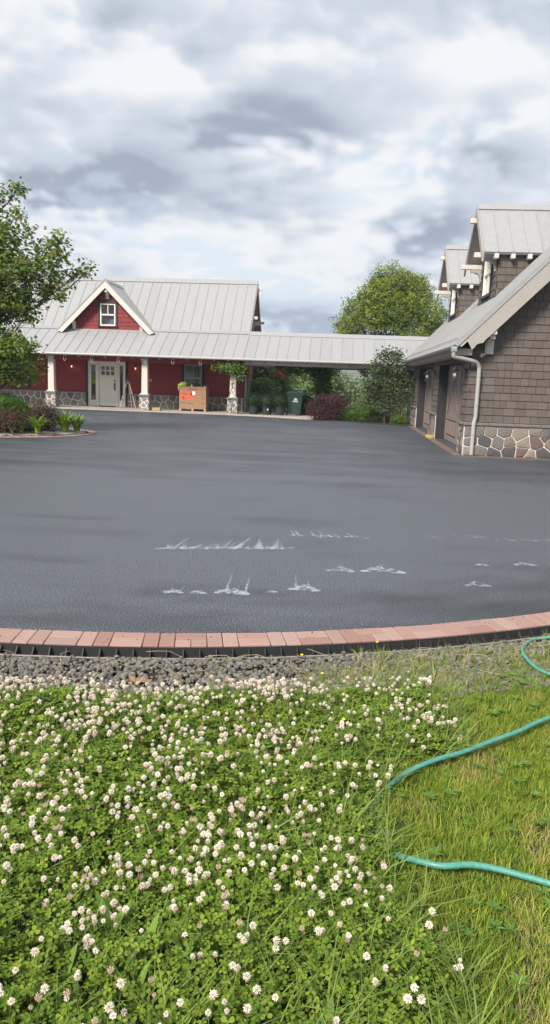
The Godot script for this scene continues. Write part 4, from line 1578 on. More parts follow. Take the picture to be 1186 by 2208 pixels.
	while x < -4.6:
		var t := MB.new()
		t.cham(Vector3(x, 2.375, -33.36), Vector3(0.085, 0.085, 0.22), 0.012)
		obj("rafter_tail", t, mt.trim_garage, h, inv)
		if i % 2 == 0:
			var hk := MB.new()
			hk.tube(PackedVector3Array([Vector3(x - 0.05, 2.33, -33.26), Vector3(x - 0.055, 2.22, -33.26), Vector3(x - 0.03, 2.15, -33.26), Vector3(x + 0.03, 2.15, -33.26), Vector3(x + 0.055, 2.22, -33.26), Vector3(x + 0.05, 2.27, -33.26)]), 0.012, 6)
			obj("hook", hk, mt.trim_garage, h, inv)
		x += 0.62
		i += 1
	# beam behind the rafter tails
	var bm := MB.new()
	bm.span(Vector3(xl, 2.20, -33.82), Vector3(-4.5, 2.40, -33.62))
	obj("porch_beam", bm, mt.red_board, h, inv)
	# tapered columns on stone plinths
	for cx in [-17.4, -13.22, -8.85, -4.80]:
		var c := MB.new()
		c.lathe_square(Vector3(cx, 0.72, -33.7), 0.14, 0.125, 1.66)
		obj("column", c, mt.trim, h, inv)
		var cb := MB.new()
		cb.cham(Vector3(cx, 0.77, -33.7), Vector3(0.40, 0.06, 0.40), 0.012)
		cb.cham(Vector3(cx, 2.32, -33.7), Vector3(0.36, 0.08, 0.36), 0.012)
		obj("column_moulding", cb, mt.trim, h, inv)
		var pc := MB.new()
		pc.cham(Vector3(cx, 0.70, -33.7), Vector3(0.56, 0.07, 0.56), 0.012)
		obj("plinth_cap", pc, mt.cap_stone, h, inv)
		var pm := MB.new()
		pm.span(Vector3(cx - 0.225, -0.02, -33.925), Vector3(cx + 0.225, 0.665, -33.475))
		obj("plinth_mortar", pm, mt.mortar_house, h, inv)
		var pale := [mt.slate0, mt.slate1, mt.stone4, mt.slate3, mt.stone1]
		rubble(h, inv * Transform3D(Basis(), Vector3(cx - 0.245, 0.05, -33.478)), 0.49, 0.61, Vector2(0.22, 0.15), pale, 0.035, 0.025)
		rubble(h, inv * Transform3D(Basis(Vector3(0, 0, -1), Vector3(0, 1, 0), Vector3(1, 0, 0)), Vector3(cx + 0.222, 0.05, -33.46)), 0.48, 0.61, Vector2(0.22, 0.15), pale, 0.035, 0.025)
	front_gable(h, inv)
	for lx in [-13.02, -9.86]:
		lantern(h, inv * Vector3(lx, 2.02, zw + 0.03), Vector3(0, 0, 1))
	# porch slab with its curb towards the yard
	var sl := MB.new()
	sl.prism(vec2s([-22, 32.95, -4.9, 32.95, -3.2, 32.6, -1.6, 31.9, -0.4, 31.6, -0.4, 36.0, -22, 36.0]), -0.06, 0.045, Transform3D(Basis(Vector3(1, 0, 0), Vector3(0, 0, -1), Vector3(0, 1, 0)), Vector3.ZERO))
	struct("porch_slab", sl, mt.concrete, "low tan concrete slab under the porch and covered walk")

func front_door(h: Node3D, inv: Transform3D, r: Rect2, zw: float) -> void:
	var f := Transform3D(Basis(), Vector3(r.position.x, 0.045, zw))
	var w := r.size.x
	var hh := 2.13
	var s := MB.new()
	s.prism(rect(-0.1, -0.02, 0, hh + 0.14), -0.05, 0.06, f)
	s.prism(rect(w, -0.02, w + 0.1, hh + 0.14), -0.05, 0.06, f)
	s.prism(rect(0, hh + 0.04, w, hh + 0.14), -0.05, 0.06, f)
	obj("door_surround", s, mt.dark_trim, h, inv)
	# white frame with two sidelights
	var fr := MB.new()
	var posts := [[0.0, 0.05], [0.46, 0.54], [1.40, 1.48], [w - 0.05, w]]
	for p in posts: fr.prism(rect(p[0], 0, p[1], hh), -0.12, 0.02, f)
	fr.prism(rect(0, hh, w, hh + 0.04), -0.12, 0.02, f)
	obj("door_frame", fr, mt.cream, h, inv)
	for q in [[0.05, 0.46], [1.48, w - 0.05]]:
		var sd := MB.new()
		var a: float = q[0] + 0.09
		var b: float = q[1] - 0.09
		holed(sd, f, Rect2(q[0], 0.0, q[1] - q[0], hh), [Rect2(a, 0.30, b - a, hh - 0.43)], -0.09, -0.02)
		var sidelight := obj("sidelight", sd, mt.cream, h, inv)
		var p := MB.new()
		p.prism(rect(a, 0.30, b, hh - 0.13), -0.06, -0.055, f)
		obj("pane", p, mt.glass, sidelight)
	# the leaf with six lights
	var holes := []
	for i in 3:
		for j in 2:
			holes.append(Rect2(0.645 + i * 0.235, 1.52 + j * 0.23, 0.18, 0.19))
	var lf := MB.new()
	holed(lf, f, Rect2(0.545, 0.03, 0.85, hh - 0.035), holes, -0.10, -0.04)
	var leaf := obj("door", lf, mt.cream, h, inv)
	for o in holes:
		var p := MB.new()
		p.prism(rect(o.position.x, o.position.y, o.end.x, o.end.y), -0.075, -0.07, f)
		obj("pane", p, mt.glass, leaf)
	var bar := MB.new()
	bar.prism(rect(0.57, 1.42, 1.37, 1.45), -0.039, -0.012, f)
	obj("dentil_shelf", bar, mt.cream, leaf)
	var hd := MB.new()
	hd.cham(f * Vector3(1.325, 0.98, -0.02), Vector3(0.06, 0.36, 0.03), 0.008)
	hd.tube(PackedVector3Array([f * Vector3(1.325, 1.10, -0.01), f * Vector3(1.325, 1.06, 0.05), f * Vector3(1.325, 0.90, 0.05), f * Vector3(1.325, 0.86, -0.01)]), 0.012, 6)
	hd.cham(f * Vector3(1.325, 1.26, -0.02), Vector3(0.065, 0.08, 0.04), 0.01)
	obj("handle", hd, mt.black, leaf)
	var th := MB.new()
	th.prism(rect(0.0, -0.03, w, 0.0), -0.15, 0.1, f)
	obj("threshold", th, mt.black, h, inv)
	var mat := thing("doormat", "dark doormat in front of the cream front door", "doormat", f * Vector3(0.97, 0, 0.42))
	var mm := MB.new()
	mm.cham(Vector3(0, 0.012, 0), Vector3(0.95, 0.02, 0.5), 0.006)
	obj("mat", mm, mt.black, mat)
	# a yellow-green work vest hanging just inside the left sidelight
	var vest := thing("work_vest", "yellow-green high visibility vest seen through the left sidelight of the front door", "vest", f * Vector3(0.26, 1.25, -0.42))
	var vb := MB.new()
	vb.cham(Vector3(0, -0.05, 0), Vector3(0.46, 0.26, 0.16), 0.05)
	vb.cham(Vector3(-0.15, 0.16, 0), Vector3(0.12, 0.26, 0.15), 0.04)
	vb.cham(Vector3(0.15, 0.16, 0), Vector3(0.12, 0.26, 0.15), 0.04)
	obj("cloth", vb, mk("hivis", lin(0.50, 0.72, 0.05), 0.7), vest)
	var vs := MB.new()
	vs.cham(Vector3(0, -0.05, 0), Vector3(0.47, 0.05, 0.17), 0.02)
	obj("reflective_band", vs, mk("band", lin(0.7, 0.72, 0.5), 0.4), vest)

func front_gable(h: Node3D, inv: Transform3D) -> void:
	var xc := -11.08
	var zf := -35.32
	var apex := 5.90
	var eave := 3.58
	var hw := 2.30
	var g := thing_part(h, "front_gable")
	g.transform = inv
	var f := Transform3D(Basis(), Vector3(xc, 0, zf))
	var core := MB.new()
	var wo := Rect2(-0.37, 3.86, 0.74, 1.02)
	# triangular wall round the window
	core.prism(vec2s([-1.95, 3.62, -0.37, 3.62, -0.37, 5.16]), -0.12, 0.0, f)
	core.prism(vec2s([1.95, 3.62, 0.37, 3.62, 0.37, 5.16]), -0.12, 0.0, f)
	core.prism(rect(-0.37, 3.62, 0.37, 3.86), -0.12, 0.0, f)
	core.prism(vec2s([-0.37, 4.88, 0.37, 4.88, 0.37, 5.16, 0, 5.55, -0.37, 5.16]), -0.12, 0.0, f)
	core.span(Vector3(xc - 0.9, 3.7, zf - 0.6), Vector3(xc + 0.9, 5.0, zf - 0.58))
	obj("wall", core, mt.red0, g)
	shingles(g, Transform3D(Basis(), f.origin + Vector3(0, 0, 0.002)), vec2s([-1.95, 3.66, 1.95, 3.66, 0.0, 5.62]), [Rect2(-0.47, 3.76, 0.94, 1.24)], 0.2, reds(), 200, Vector2(0.16, 0.36))
	sash(h, inv * Transform3D(Basis(), Vector3(xc, 4.37, zf)), 0.74, 1.02, mt.dark_trim, mt.cream, false, 0.1)
	var base := MB.new()
	base.span(Vector3(xc - 1.95, 3.60, zf + 0.001), Vector3(xc + 1.95, 3.66, zf + 0.07))
	obj("sill_flashing", base, mt.metal_roof, g)
	var slope := Vector3(hw, apex - eave, 0)
	var L := slope.length()
	var deck := MB.new()
	for s in [-1, 1]:
		var v := Vector3(-s * hw, apex - eave, 0).normalized()
		var u := Vector3(0, 0, -s)
		var at := Vector3(xc + s * hw, eave, -34.88 if s > 0 else -37.5)
		deck.prism(rect(0.01, 0, 2.6, L - 0.04), -0.085, -0.002, frame(at, u, v))
		seam_roof(g, at, u, v, 2.62, L, 0.33, roofs())
	obj("roof_deck", deck, mt.trim_warm, g)
	var cap := MB.new()
	cap.prism(vec2s([-0.15, apex - 0.10, 0, apex + 0.06, 0.15, apex - 0.10, 0.12, apex - 0.12, 0, apex + 0.01, -0.12, apex - 0.12]), -2.6, 0.02, Transform3D(Basis(), Vector3(xc, 0, -34.88)))
	obj("ridge_cap", cap, mt.metal_roof, g)
	var bg := MB.new()
	for s in [-1, 1]:
		bg.prism(vec2s([0, apex - 0.01, s * (hw + 0.01), eave - 0.02, s * (hw - 0.22), eave - 0.10, 0, apex - 0.36]), -0.05, 0.0, Transform3D(Basis(), Vector3(xc, 0, -34.875)))
	obj("barge_board", bg, mt.trim, g)
	var fl := MB.new()
	for s in [-1, 1]:
		fl.prism(vec2s([0, apex + 0.03, s * (hw + 0.03), eave - 0.0, s * (hw + 0.03), eave - 0.05, 0, apex - 0.04]), 0.001, 0.016, Transform3D(Basis(), Vector3(xc, 0, -34.875)))
	obj("rake_flashing", fl, mt.metal_roof_b, g)
	for q in [[0.0, 5.10], [-1.62, 3.68], [1.62, 3.68]]:
		var k := MB.new()
		corbel(k, Transform3D(Basis(Vector3(0, 0, 1), Vector3(0, 1, 0), Vector3(-1, 0, 0)), Vector3(xc + q[0], q[1] - 0.02, zf + 0.02)), 0.95, 0.15)
		obj("bracket", k, mt.trim, g)

# ---------------------------------------------------------------- covered walk between house and garage
func walkway() -> void:
	var w := thing("covered_walkway", "open covered walk with pale metal roof joining red house to garage", "walkway", Vector3(0, 0, -35.4))
	var inv := Transform3D(Basis(), -w.position)
	var pv := Vector3(0, 1.2, -2.2).normalized()
	var pl := pv.length() * Vector3(0, 1.2, -2.2).length()
	var x0 := -4.31
	var x1 := 7.2
	seam_roof(w, inv * Vector3(x0, 2.5, -33.2), Vector3(1, 0, 0), pv, x1 - x0, pl, 0.48, roofs())
	seam_roof(w, inv * Vector3(x1, 2.5, -37.6), Vector3(-1, 0, 0), Vector3(0, 1.2, 2.2).normalized(), x1 - x0, pl, 0.48, roofs())
	var rx := Transform3D(Basis(Vector3(0, 0, -1), Vector3(0, 1, 0), Vector3(1, 0, 0)), Vector3.ZERO)
	var d := MB.new()
	d.prism(vec2s([33.24, 2.50, 35.4, 3.68, 37.56, 2.50, 37.56, 2.42, 35.4, 3.58, 33.24, 2.42]), x0, x1, rx)
	obj("roof_deck", d, mt.ceiling, w, inv)
	var rc := MB.new()
	rc.prism(vec2s([35.2, 3.62, 35.4, 3.80, 35.6, 3.62]), x0 + 0.01, x1, rx)
	obj("ridge_cap", rc, mt.metal_roof, w, inv)
	var gu := MB.new()
	gu.tube(PackedVector3Array([Vector3(x0, 2.455, -33.17), Vector3(2.9, 2.455, -33.17)]), 0.062, 10)
	obj("gutter", gu, mt.gutter, w, inv)
	for z in [-33.72, -37.3]:
		var b := MB.new()
		b.span(Vector3(x0, 2.24, z - 0.1), Vector3(x1, 2.42, z + 0.1))
		obj("beam", b, mt.ceiling, w, inv)
	var x := -4.0
	while x < 2.8:
		var t := MB.new()
		t.cham(Vector3(x, 2.375, -33.36), Vector3(0.085, 0.085, 0.22), 0.012)
		obj("rafter_tail", t, mt.trim_garage, w, inv)
		x += 0.62
	for px in [-4.55, -0.9, 3.4]:
		var p := MB.new()
		p.cham(Vector3(px, 1.12, -37.3), Vector3(0.14, 2.24, 0.14), 0.012)
		obj("post", p, mt.trim_warm, w, inv)
	var fp := MB.new()
	fp.cham(Vector3(3.6, 1.12, -33.72), Vector3(0.2, 2.24, 0.2), 0.012)
	obj("post", fp, mt.trim_warm, w, inv)

# ---------------------------------------------------------------- behind the buildings
func far_land() -> void:
	# hills across the valley
	var hm := mk("hill_far", lin(0.05, 0.085, 0.035), 0.95, "rock", 0.01)
	mk("hill_field", lin(0.13, 0.17, 0.06), 0.95, "rock", 0.01)
	for band in [[-780.0, 13.0, 260.0, 3], [-1250.0, 34.0, 420.0, 8]]:
		var mb := MB.new()
		var f := FastNoiseLite.new()
		f.seed = band[3]; f.frequency = 0.004; f.fractal_octaves = 4
		var hgt := func(x: float, z: float) -> float:
			var across: float = (band[0] - z) / band[2]
			return -14.0 + (band[1] + 14.0 + f.get_noise_2d(x, z) * band[1] * 0.8 + f.get_noise_2d(x * 6.0, z * 6.0) * 4.0) * maxf(0.0, 1.0 - absf(across) * absf(across)) 
		for j in 16:
			for i in 90:
				var p := []
				for q in [[i, j], [i, j + 1], [i + 1, j + 1], [i + 1, j]]:
					var x: float = -1500.0 + 3000.0 * q[0] / 90.0
					var z: float = band[0] + band[2] * (1.0 - q[1] / 8.0) * -1.0
					p.append(Vector3(x, hgt.call(x, z), z))
				mb.quad(p[0], p[3], p[2], p[1])
		struct("hills", mb, hm if band[3] == 8 else mt.hill_field, "bluish wooded hills across the valley" if band[3] == 8 else "pale fields on the near side of the valley")
	# trees seen under the covered walk and above it
	var sp := spray(5, 0.9, 0.6, 0.55)
	var kinds := [
		["dark", [lin(0.06, 0.095, 0.04), lin(0.07, 0.11, 0.045), lin(0.05, 0.08, 0.035)]],
		["mid", [lin(0.10, 0.145, 0.06), lin(0.12, 0.165, 0.065), lin(0.08, 0.12, 0.05)]],
		["pale", [lin(0.14, 0.175, 0.10), lin(0.16, 0.19, 0.11), lin(0.11, 0.145, 0.08)]]]
	var spots := [
		[-5.6, -50, 4.6, 2.6, 0, "dark leafy tree straight behind the right end of the red house"],
		[-4.3, -62, 5.9, 3.0, 1, "mid green tree behind the climbing roses, left of the vine"],
		[-1.6, -58, 5.4, 2.4, 1, "rounded tree behind the dark green wheeled bin"],
		[-0.4, -72, 6.0, 2.8, 2, "grey-green willowy tree behind the hanging vine"],
		[2.0, -66, 4.5, 2.6, 2, "pale tree right of the hanging vine, below the valley gap"],
		[4.2, -60, 4.6, 2.6, 1, "mid green tree behind the chain-link fence post"],
		[6.0, -52, 5.2, 2.8, 0, "dark tree behind the tall shrub by the garage"],
		[3.0, -88, 6.2, 3.4, 2, "farthest pale tree below the gap that shows the hills"],
		[-3.2, -84, 8.0, 3.4, 1, "taller far tree seen between roses and vine"],
		[9.5, -62, 7.0, 3.2, 0, "dark tree hidden mostly by the garage's far end"]]
	for s in spots:
		var y := land(s[0], s[1])
		var t := thing("valley_tree", s[5], "tree", Vector3(s[0], y, s[1]), "trees in the valley behind the covered walk")
		var lobes := []
		for i in 7:
			var a := i * 2.4
			var hh: float = lerpf(0.32, 0.88, i / 6.0) * s[2]
			var rr: float = s[3] * lerpf(0.75, 0.42, i / 6.0)
			lobes.append([Vector3(sin(a) * s[3] * 0.45 * (1.1 - i / 7.0), hh, cos(a) * s[3] * 0.45 * (1.1 - i / 7.0)), Vector3(rr, rr * 0.85, rr)])
		var tr := MB.new()
		limbs(tr, Vector3(0, -0.1, 0), lobes, 0.16, s[2] * 0.25)
		obj("trunk", tr, mt.bark, t)
		foliage("crown", t, lobes, 3600, sp, mt.leaf_far, Vector2(0.28, 0.5), kinds[s[4]][1], 5, 0.3)
	# the big light-green tree that stands above the covered walk's roof
	var big := thing("broad_tree", "big round yellow-green tree rising behind the covered walk beside the garage", "tree", Vector3(3.4, land(3.4, -55), -55))
	var bl := [[Vector3(0, 8.9, 0), Vector3(2.3, 1.6, 2.2)], [Vector3(-1.2, 8.0, 0.6), Vector3(1.7, 1.5, 1.7)], [Vector3(1.7, 8.4, -0.3), Vector3(1.6, 1.5, 1.7)],
		[Vector3(-2.6, 7.0, 0.2), Vector3(1.15, 1.25, 1.3)], [Vector3(-3.0, 5.6, 0.3), Vector3(1.3, 1.2, 1.4)], [Vector3(-1.2, 6.4, 1.3), Vector3(1.7, 1.3, 1.4)],
		[Vector3(0.6, 6.9, 1.5), Vector3(1.9, 1.5, 1.3)], [Vector3(2.7, 6.8, 0.4), Vector3(1.5, 1.4, 1.6)], [Vector3(3.2, 5.4, 0.2), Vector3(1.4, 1.2, 1.5)], [Vector3(1.4, 5.2, 1.3), Vector3(1.6, 1.1, 1.4)],
		[Vector3(-0.8, 4.8, -0.6), Vector3(1.8, 1.0, 1.6)], [Vector3(0, 7.2, -1.6), Vector3(2.3, 1.8, 1.3)]]
	for l in bl:
		l[0] = Vector3(l[0].x * 0.97, l[0].y * 0.95 - land(3.4, -55), l[0].z)
		l[1] *= 0.76
	var bt := MB.new()
	limbs(bt, Vector3(0, -0.1, 0), bl, 0.30, 4.6)
	obj("trunk", bt, mt.bark, big)
	foliage("crown", big, bl, 15000, spray(4, 0.9, 0.55, 0.5), mt.leaf_far, Vector2(0.18, 0.36), [lin(0.15, 0.20, 0.03), lin(0.185, 0.23, 0.035), lin(0.10, 0.155, 0.028), lin(0.20, 0.225, 0.045)], 6, 0.2, 0.5)
	# chain-link fence
	var fe := thing("chain_link_fence", "black chain-link fence behind the planting strip", "fence", Vector3(0, -0.05, -42))
	for x in [-4.4, -1.9, 0.6, 3.1, 5.6]:
		var p := MB.new()
		p.tube(PackedVector3Array([Vector3(x, 0, 0), Vector3(x, 1.16, 0)]), 0.035, 8)
		p.ball(Vector3(x, 1.18, 0), Vector3(0.045, 0.04, 0.045))
		obj("post", p, mt.iron, fe)
	var r := MB.new()
	r.tube(PackedVector3Array([Vector3(-6, 1.12, 0), Vector3(7, 1.12, 0)]), 0.024, 6)
	obj("rail", r, mt.iron, fe)
	var wi := MB.new()
	var x := -7.0
	while x < 7.0:
		for s in [-1, 1]:
			var a := Vector3(x, 0.02, 0.0 + s * 0.003)
			var b := Vector3(x + s * 1.08, 1.1, s * 0.003)
			var q := Vector3(0.0026, 0, 0)
			wi.quad(a - q, a + q, b + q, b - q)
		x += 0.075
	obj("wire_mesh", wi, mt.iron, fe).set_meta("kind", "stuff")

# ---------------------------------------------------------------- shrubs
func stems_of(p: Node3D, n: int, r: Vector3, thick: float, m: Material, called := "stems") -> void:
	var mb := MB.new()
	for i in n:
		var a := rf(0, TAU)
		var e := Vector3(sin(a) * r.x * rf(0.3, 0.95), r.y * rf(0.8, 1.8), cos(a) * r.z * rf(0.3, 0.95))
		var b := Vector3(sin(a) * r.x * 0.12, 0, cos(a) * r.z * 0.12)
		mb.tube(PackedVector3Array([b, b.lerp(e, 0.4) + Vector3(rf(-0.05, 0.05), 0.05, rf(-0.05, 0.05)), e]), [thick, thick * 0.75, thick * 0.35], 5)
	obj(called, mb, m, p)

func shrub(called: String, label: String, at: Vector3, r: Vector3, n: int, leaf: Mesh, size: Vector2, tints: Array, group := "", core := 0.0, cluster := 0.08, cat := "shrub") -> Node3D:
	var o := thing(called, label, cat, at, group)
	stems_of(o, 9, Vector3(r.x, r.y, r.z), minf(0.012, r.x * 0.03), mt.bark)
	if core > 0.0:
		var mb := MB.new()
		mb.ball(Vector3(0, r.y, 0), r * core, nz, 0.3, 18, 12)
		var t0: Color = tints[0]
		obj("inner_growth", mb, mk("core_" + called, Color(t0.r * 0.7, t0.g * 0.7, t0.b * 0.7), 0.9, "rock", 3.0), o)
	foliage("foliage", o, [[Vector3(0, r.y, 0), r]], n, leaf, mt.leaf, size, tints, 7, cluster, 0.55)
	return o

# fountain of strap leaves
func strap_clump(called: String, label: String, at: Vector3, n: int, len: float, width: float, tints: Array, group := "") -> Node3D:
	var o := thing(called, label, "plant", at, group)
	var mb := MB.new()
	for i in n:
		var a := rf(0, TAU)
		var d := Vector3(sin(a), 0, cos(a))
		var s := Vector3(d.z, 0, -d.x) * width * 0.5
		var l := len * rf(0.6, 1.1)
		var lean := rf(0.35, 1.35)
		mb.col = tints[rng.randi() % tints.size()]
		var base := d * rf(0, len * 0.12)
		var prev := base
		var pw := s
		for k in 5:
			var t := (k + 1) / 5.0
			var p := base + d * l * lean * pow(t, 1.7) * 0.75 + Vector3.UP * l * (t - 0.42 * lean * t * t * t)
			var w := s * (1.0 - pow(t, 3.0)) + s * 0.02
			mb.quad(prev - pw, prev + pw, p + w, p - w)
			prev = p; pw = w
	obj("leaves", mb, mt.grass, o)
	return o

func bed_and_maple() -> void:
	# island bed: soil mound, flagstone rim, brick border
	var ce := Vector3(-10.55, 0, -19.55)
	var rx := 3.9
	var rz := 2.45
	var so := MB.new()
	for j in 10:
		for i in 64:
			var p := []
			for q in [[i, j], [i + 1, j], [i + 1, j + 1], [i, j + 1]]:
				var a: float = TAU * q[0] / 64.0
				var t: float = q[1] / 10.0
				p.append(ce + Vector3(cos(a) * rx * (1.0 - t) * 0.97, 0.02 + 0.16 * sin(t * PI / 2) + 0.02 * nz.get_noise_2d(cos(a) * (1 - t) * 300, sin(a) * (1 - t) * 300), sin(a) * rz * (1.0 - t) * 0.97))
			so.away(p[0], p[1], p[2], ce + Vector3.DOWN * 30); so.away(p[0], p[2], p[3], ce + Vector3.DOWN * 30)
	struct("garden_bed_soil", so, mk("bark_mulch", lin(0.06, 0.038, 0.028), 0.95, "rock", 2.2, "rock_n", 1.2), "brown mulch of the oval planting bed at the left")
	var bo := thing("bed_border", "brick border around the oval planting bed at the left", "edging", ce)
	var bu := MB.new()
	bu.cham(Vector3.ZERO, Vector3(0.194, 0.07, 0.094), 0.006)
	var bm := bu.mesh()
	var a := 0.0
	while a < TAU:
		var t := Vector3(-sin(a) * rx, 0, cos(a) * rz)
		obj("brick", bm, mt["brick%d" % (rng.randi() % 5)], bo, Transform3D(Basis(Vector3.UP, atan2(-t.z, t.x) + PI / 2 + rf(-0.02, 0.02)), Vector3(cos(a) * rx, -0.012, sin(a) * rz)))
		a += 0.102 / t.length()
	var fs := thing("flagstone_rim", "flat pale flagstones lying inside the bed's brick border", "flagstones", ce)
	for i in 26:
		var an := i * TAU / 26.0 + rf(-0.05, 0.05)
		var p := PackedVector2Array()
		var n := 6
		for k in n:
			var b := TAU * k / n + rf(-0.25, 0.25)
			p.append(Vector2(cos(b) * rf(0.38, 0.5), sin(b) * rf(0.22, 0.32)))
		var mb := MB.new()
		mb.stone(p, rf(0.05, 0.07), 0.015, 0.002, Transform3D(Basis(Vector3.UP, atan2(-cos(an) * rz, -sin(an) * rx)) * Basis(Vector3.RIGHT, -PI / 2 - 0.15 + rf(-0.04, 0.04)), Vector3(cos(an) * (rx - 0.42), 0.018, sin(an) * (rz - 0.40))))
		obj("flagstone", mb, mk("flag%d" % (i % 3), [lin(0.56, 0.53, 0.50), lin(0.48, 0.46, 0.44), lin(0.60, 0.56, 0.52)][i % 3], 0.9, "rock", 1.2 + 0.2 * (i % 3), "rock_n", 0.5), fs)
	# maple
	var tr := thing("maple_tree", "green maple tree with layered leafy branches at the left edge", "tree", Vector3(-9.25, 0.1, -19.3))
	var lobes := []
	# centre (across, up) and radii in metres about the trunk
	for l in [[0.18, 5.85, 0.62, 0.46, 0.6], [0.76, 6.08, 0.28, 0.22, 0.3], [0.90, 5.42, 0.22, 0.17, 0.25], [0.24, 4.95, 1.0, 0.62, 1.0], [0.78, 4.2, 1.05, 0.58, 1.1], [1.86, 4.5, 0.48, 0.42, 0.5], [2.40, 4.10, 0.36, 0.20, 0.35], [2.72, 4.18, 0.16, 0.12, 0.2], [2.05, 4.85, 0.16, 0.2, 0.2], [1.56, 3.72, 0.64, 0.38, 0.6],
		[0.54, 3.4, 0.92, 0.5, 1.1], [0.96, 2.9, 0.34, 0.18, 0.4], [0.66, 2.15, 0.85, 0.46, 0.9], [1.14, 1.75, 0.38, 0.46, 0.5], [0.7, 1.42, 0.5, 0.30, 0.6], [0.15, 1.65, 0.75, 0.45, 0.9],
		[-0.7, 5.4, 0.7, 0.7, 0.8], [-1.2, 4.4, 1.1, 0.7, 1.1], [-1.6, 3.3, 1.1, 0.6, 1.0], [-1.2, 2.2, 1.0, 0.6, 1.0], [-0.2, 4.4, 0.8, 0.8, 1.5], [0.0, 3.1, 0.9, 0.6, 1.4], [0.0, 2.3, 0.8, 0.45, 1.2]]:
		lobes.append([Vector3(l[0], l[1], rf(-0.35, 0.35)), Vector3(l[2], l[3], l[4])])
	var tm := MB.new()
	limbs(tm, Vector3(0, -0.1, 0), lobes, 0.075, 1.4, Vector3.ZERO, 5.2)
	tm.tube(PackedVector3Array([Vector3(0, 1.2, 0), Vector3(0.06, 2.8, 0.03), Vector3(0.0, 4.2, 0), Vector3(0.2, 5.7, 0)]), [0.085, 0.065, 0.045, 0.015], 8)
	obj("trunk", tm, mt.bark, tr)
	foliage("crown", tr, lobes, 23000, leaf_maple(), mt.leaf, Vector2(0.07, 0.14), [lin(0.115, 0.175, 0.036), lin(0.135, 0.20, 0.04), lin(0.09, 0.145, 0.032), lin(0.17, 0.215, 0.046), lin(0.17, 0.165, 0.055)], 8, 0.10, 0.1, 0.4)
	# shrubs of the bed
	var oval := leaf_oval(1.0, 0.55)
	var grn := [lin(0.07, 0.13, 0.03), lin(0.085, 0.15, 0.035), lin(0.055, 0.11, 0.03)]
	var dk := [lin(0.03, 0.055, 0.022), lin(0.04, 0.07, 0.028)]
	var pur := [lin(0.085, 0.05, 0.05), lin(0.11, 0.065, 0.055), lin(0.07, 0.055, 0.04), lin(0.10, 0.08, 0.055)]
	var thread := tuft(9, 1.0, 0.1, 0.08, 0.9)
	shrub("mounded_shrub", "bright green mounded shrub in the bed, left of the purple barberry by the asphalt", Vector3(-8.55, 0.12, -18.9), Vector3(0.42, 0.34, 0.42), 2600, thread, Vector2(0.10, 0.16), grn, "", 0.75)
	shrub("mounded_shrub", "second green mounded shrub standing behind and left of the bright one in the bed", Vector3(-8.95, 0.12, -19.4), Vector3(0.46, 0.40, 0.45), 2400, thread, Vector2(0.10, 0.16), grn, "", 0.75)
	shrub("barberry_bush", "dusky purple barberry bush nearest to the flagstones' right tip", Vector3(-7.72, 0.10, -19.0), Vector3(0.46, 0.36, 0.44), 5200, oval, Vector2(0.03, 0.06), pur, "", 0.6)
	shrub("barberry_bush", "dusky purple barberry bush in front of the green mounded shrubs", Vector3(-8.30, 0.10, -18.2), Vector3(0.46, 0.27, 0.40), 5200, oval, Vector2(0.03, 0.06), pur, "", 0.6)
	shrub("dark_shrub", "dark green leafy shrub with a pink bloom at the left edge of the bed", Vector3(-9.25, 0.12, -18.6), Vector3(0.5, 0.42, 0.5), 3800, oval, Vector2(0.05, 0.09), dk, "", 0.6)
	var fl := thing("pink_bloom", "pale pink bloom on the dark shrub at the bed's left", "flower", Vector3(-8.80, 0.62, -18.3))
	var fb := MB.new()
	for i in 14:
		var q := Vector3(rng.randfn(), absf(rng.randfn()) * 0.7, rng.randfn()).normalized()
		fb.ball(q * 0.04, Vector3(0.03, 0.022, 0.03), null, 0.0, 6, 4)
	obj("petals", fb, mk("bloom", lin(0.62, 0.36, 0.36), 0.7), fl)
	var lime := [lin(0.17, 0.27, 0.03), lin(0.20, 0.30, 0.04), lin(0.13, 0.23, 0.03)]
	for s in [[-7.15, -19.05, 46, 0.50, "lime green strap-leaf clump right of the barberry, largest of its kind"], [-7.55, -18.25, 30, 0.40, "lime green strap-leaf clump in front of the barberry, beside the flagstones"], [-6.95, -19.4, 30, 0.42, "lime green strap-leaf clump at the bed's right tip"], [-7.95, -18.15, 16, 0.30, "small lime clump between the two barberry bushes"]]:
		strap_clump("strap_clump", s[4], Vector3(s[0], 0.09, s[1]), int(s[2] * 2.2), s[3] * 1.4, 0.042, lime, "lime strap-leaf clumps in the bed")
	strap_clump("iris_clump", "grey-green iris clump in front of the left barberry bush", Vector3(-8.05, 0.08, -17.85), 14, 0.36, 0.035, [lin(0.12, 0.17, 0.09), lin(0.10, 0.15, 0.07)])
	strap_clump("iris_clump", "taller green iris clump at the bed's left edge", Vector3(-8.75, 0.09, -17.95), 18, 0.5, 0.035, [lin(0.11, 0.19, 0.05), lin(0.09, 0.15, 0.05)])

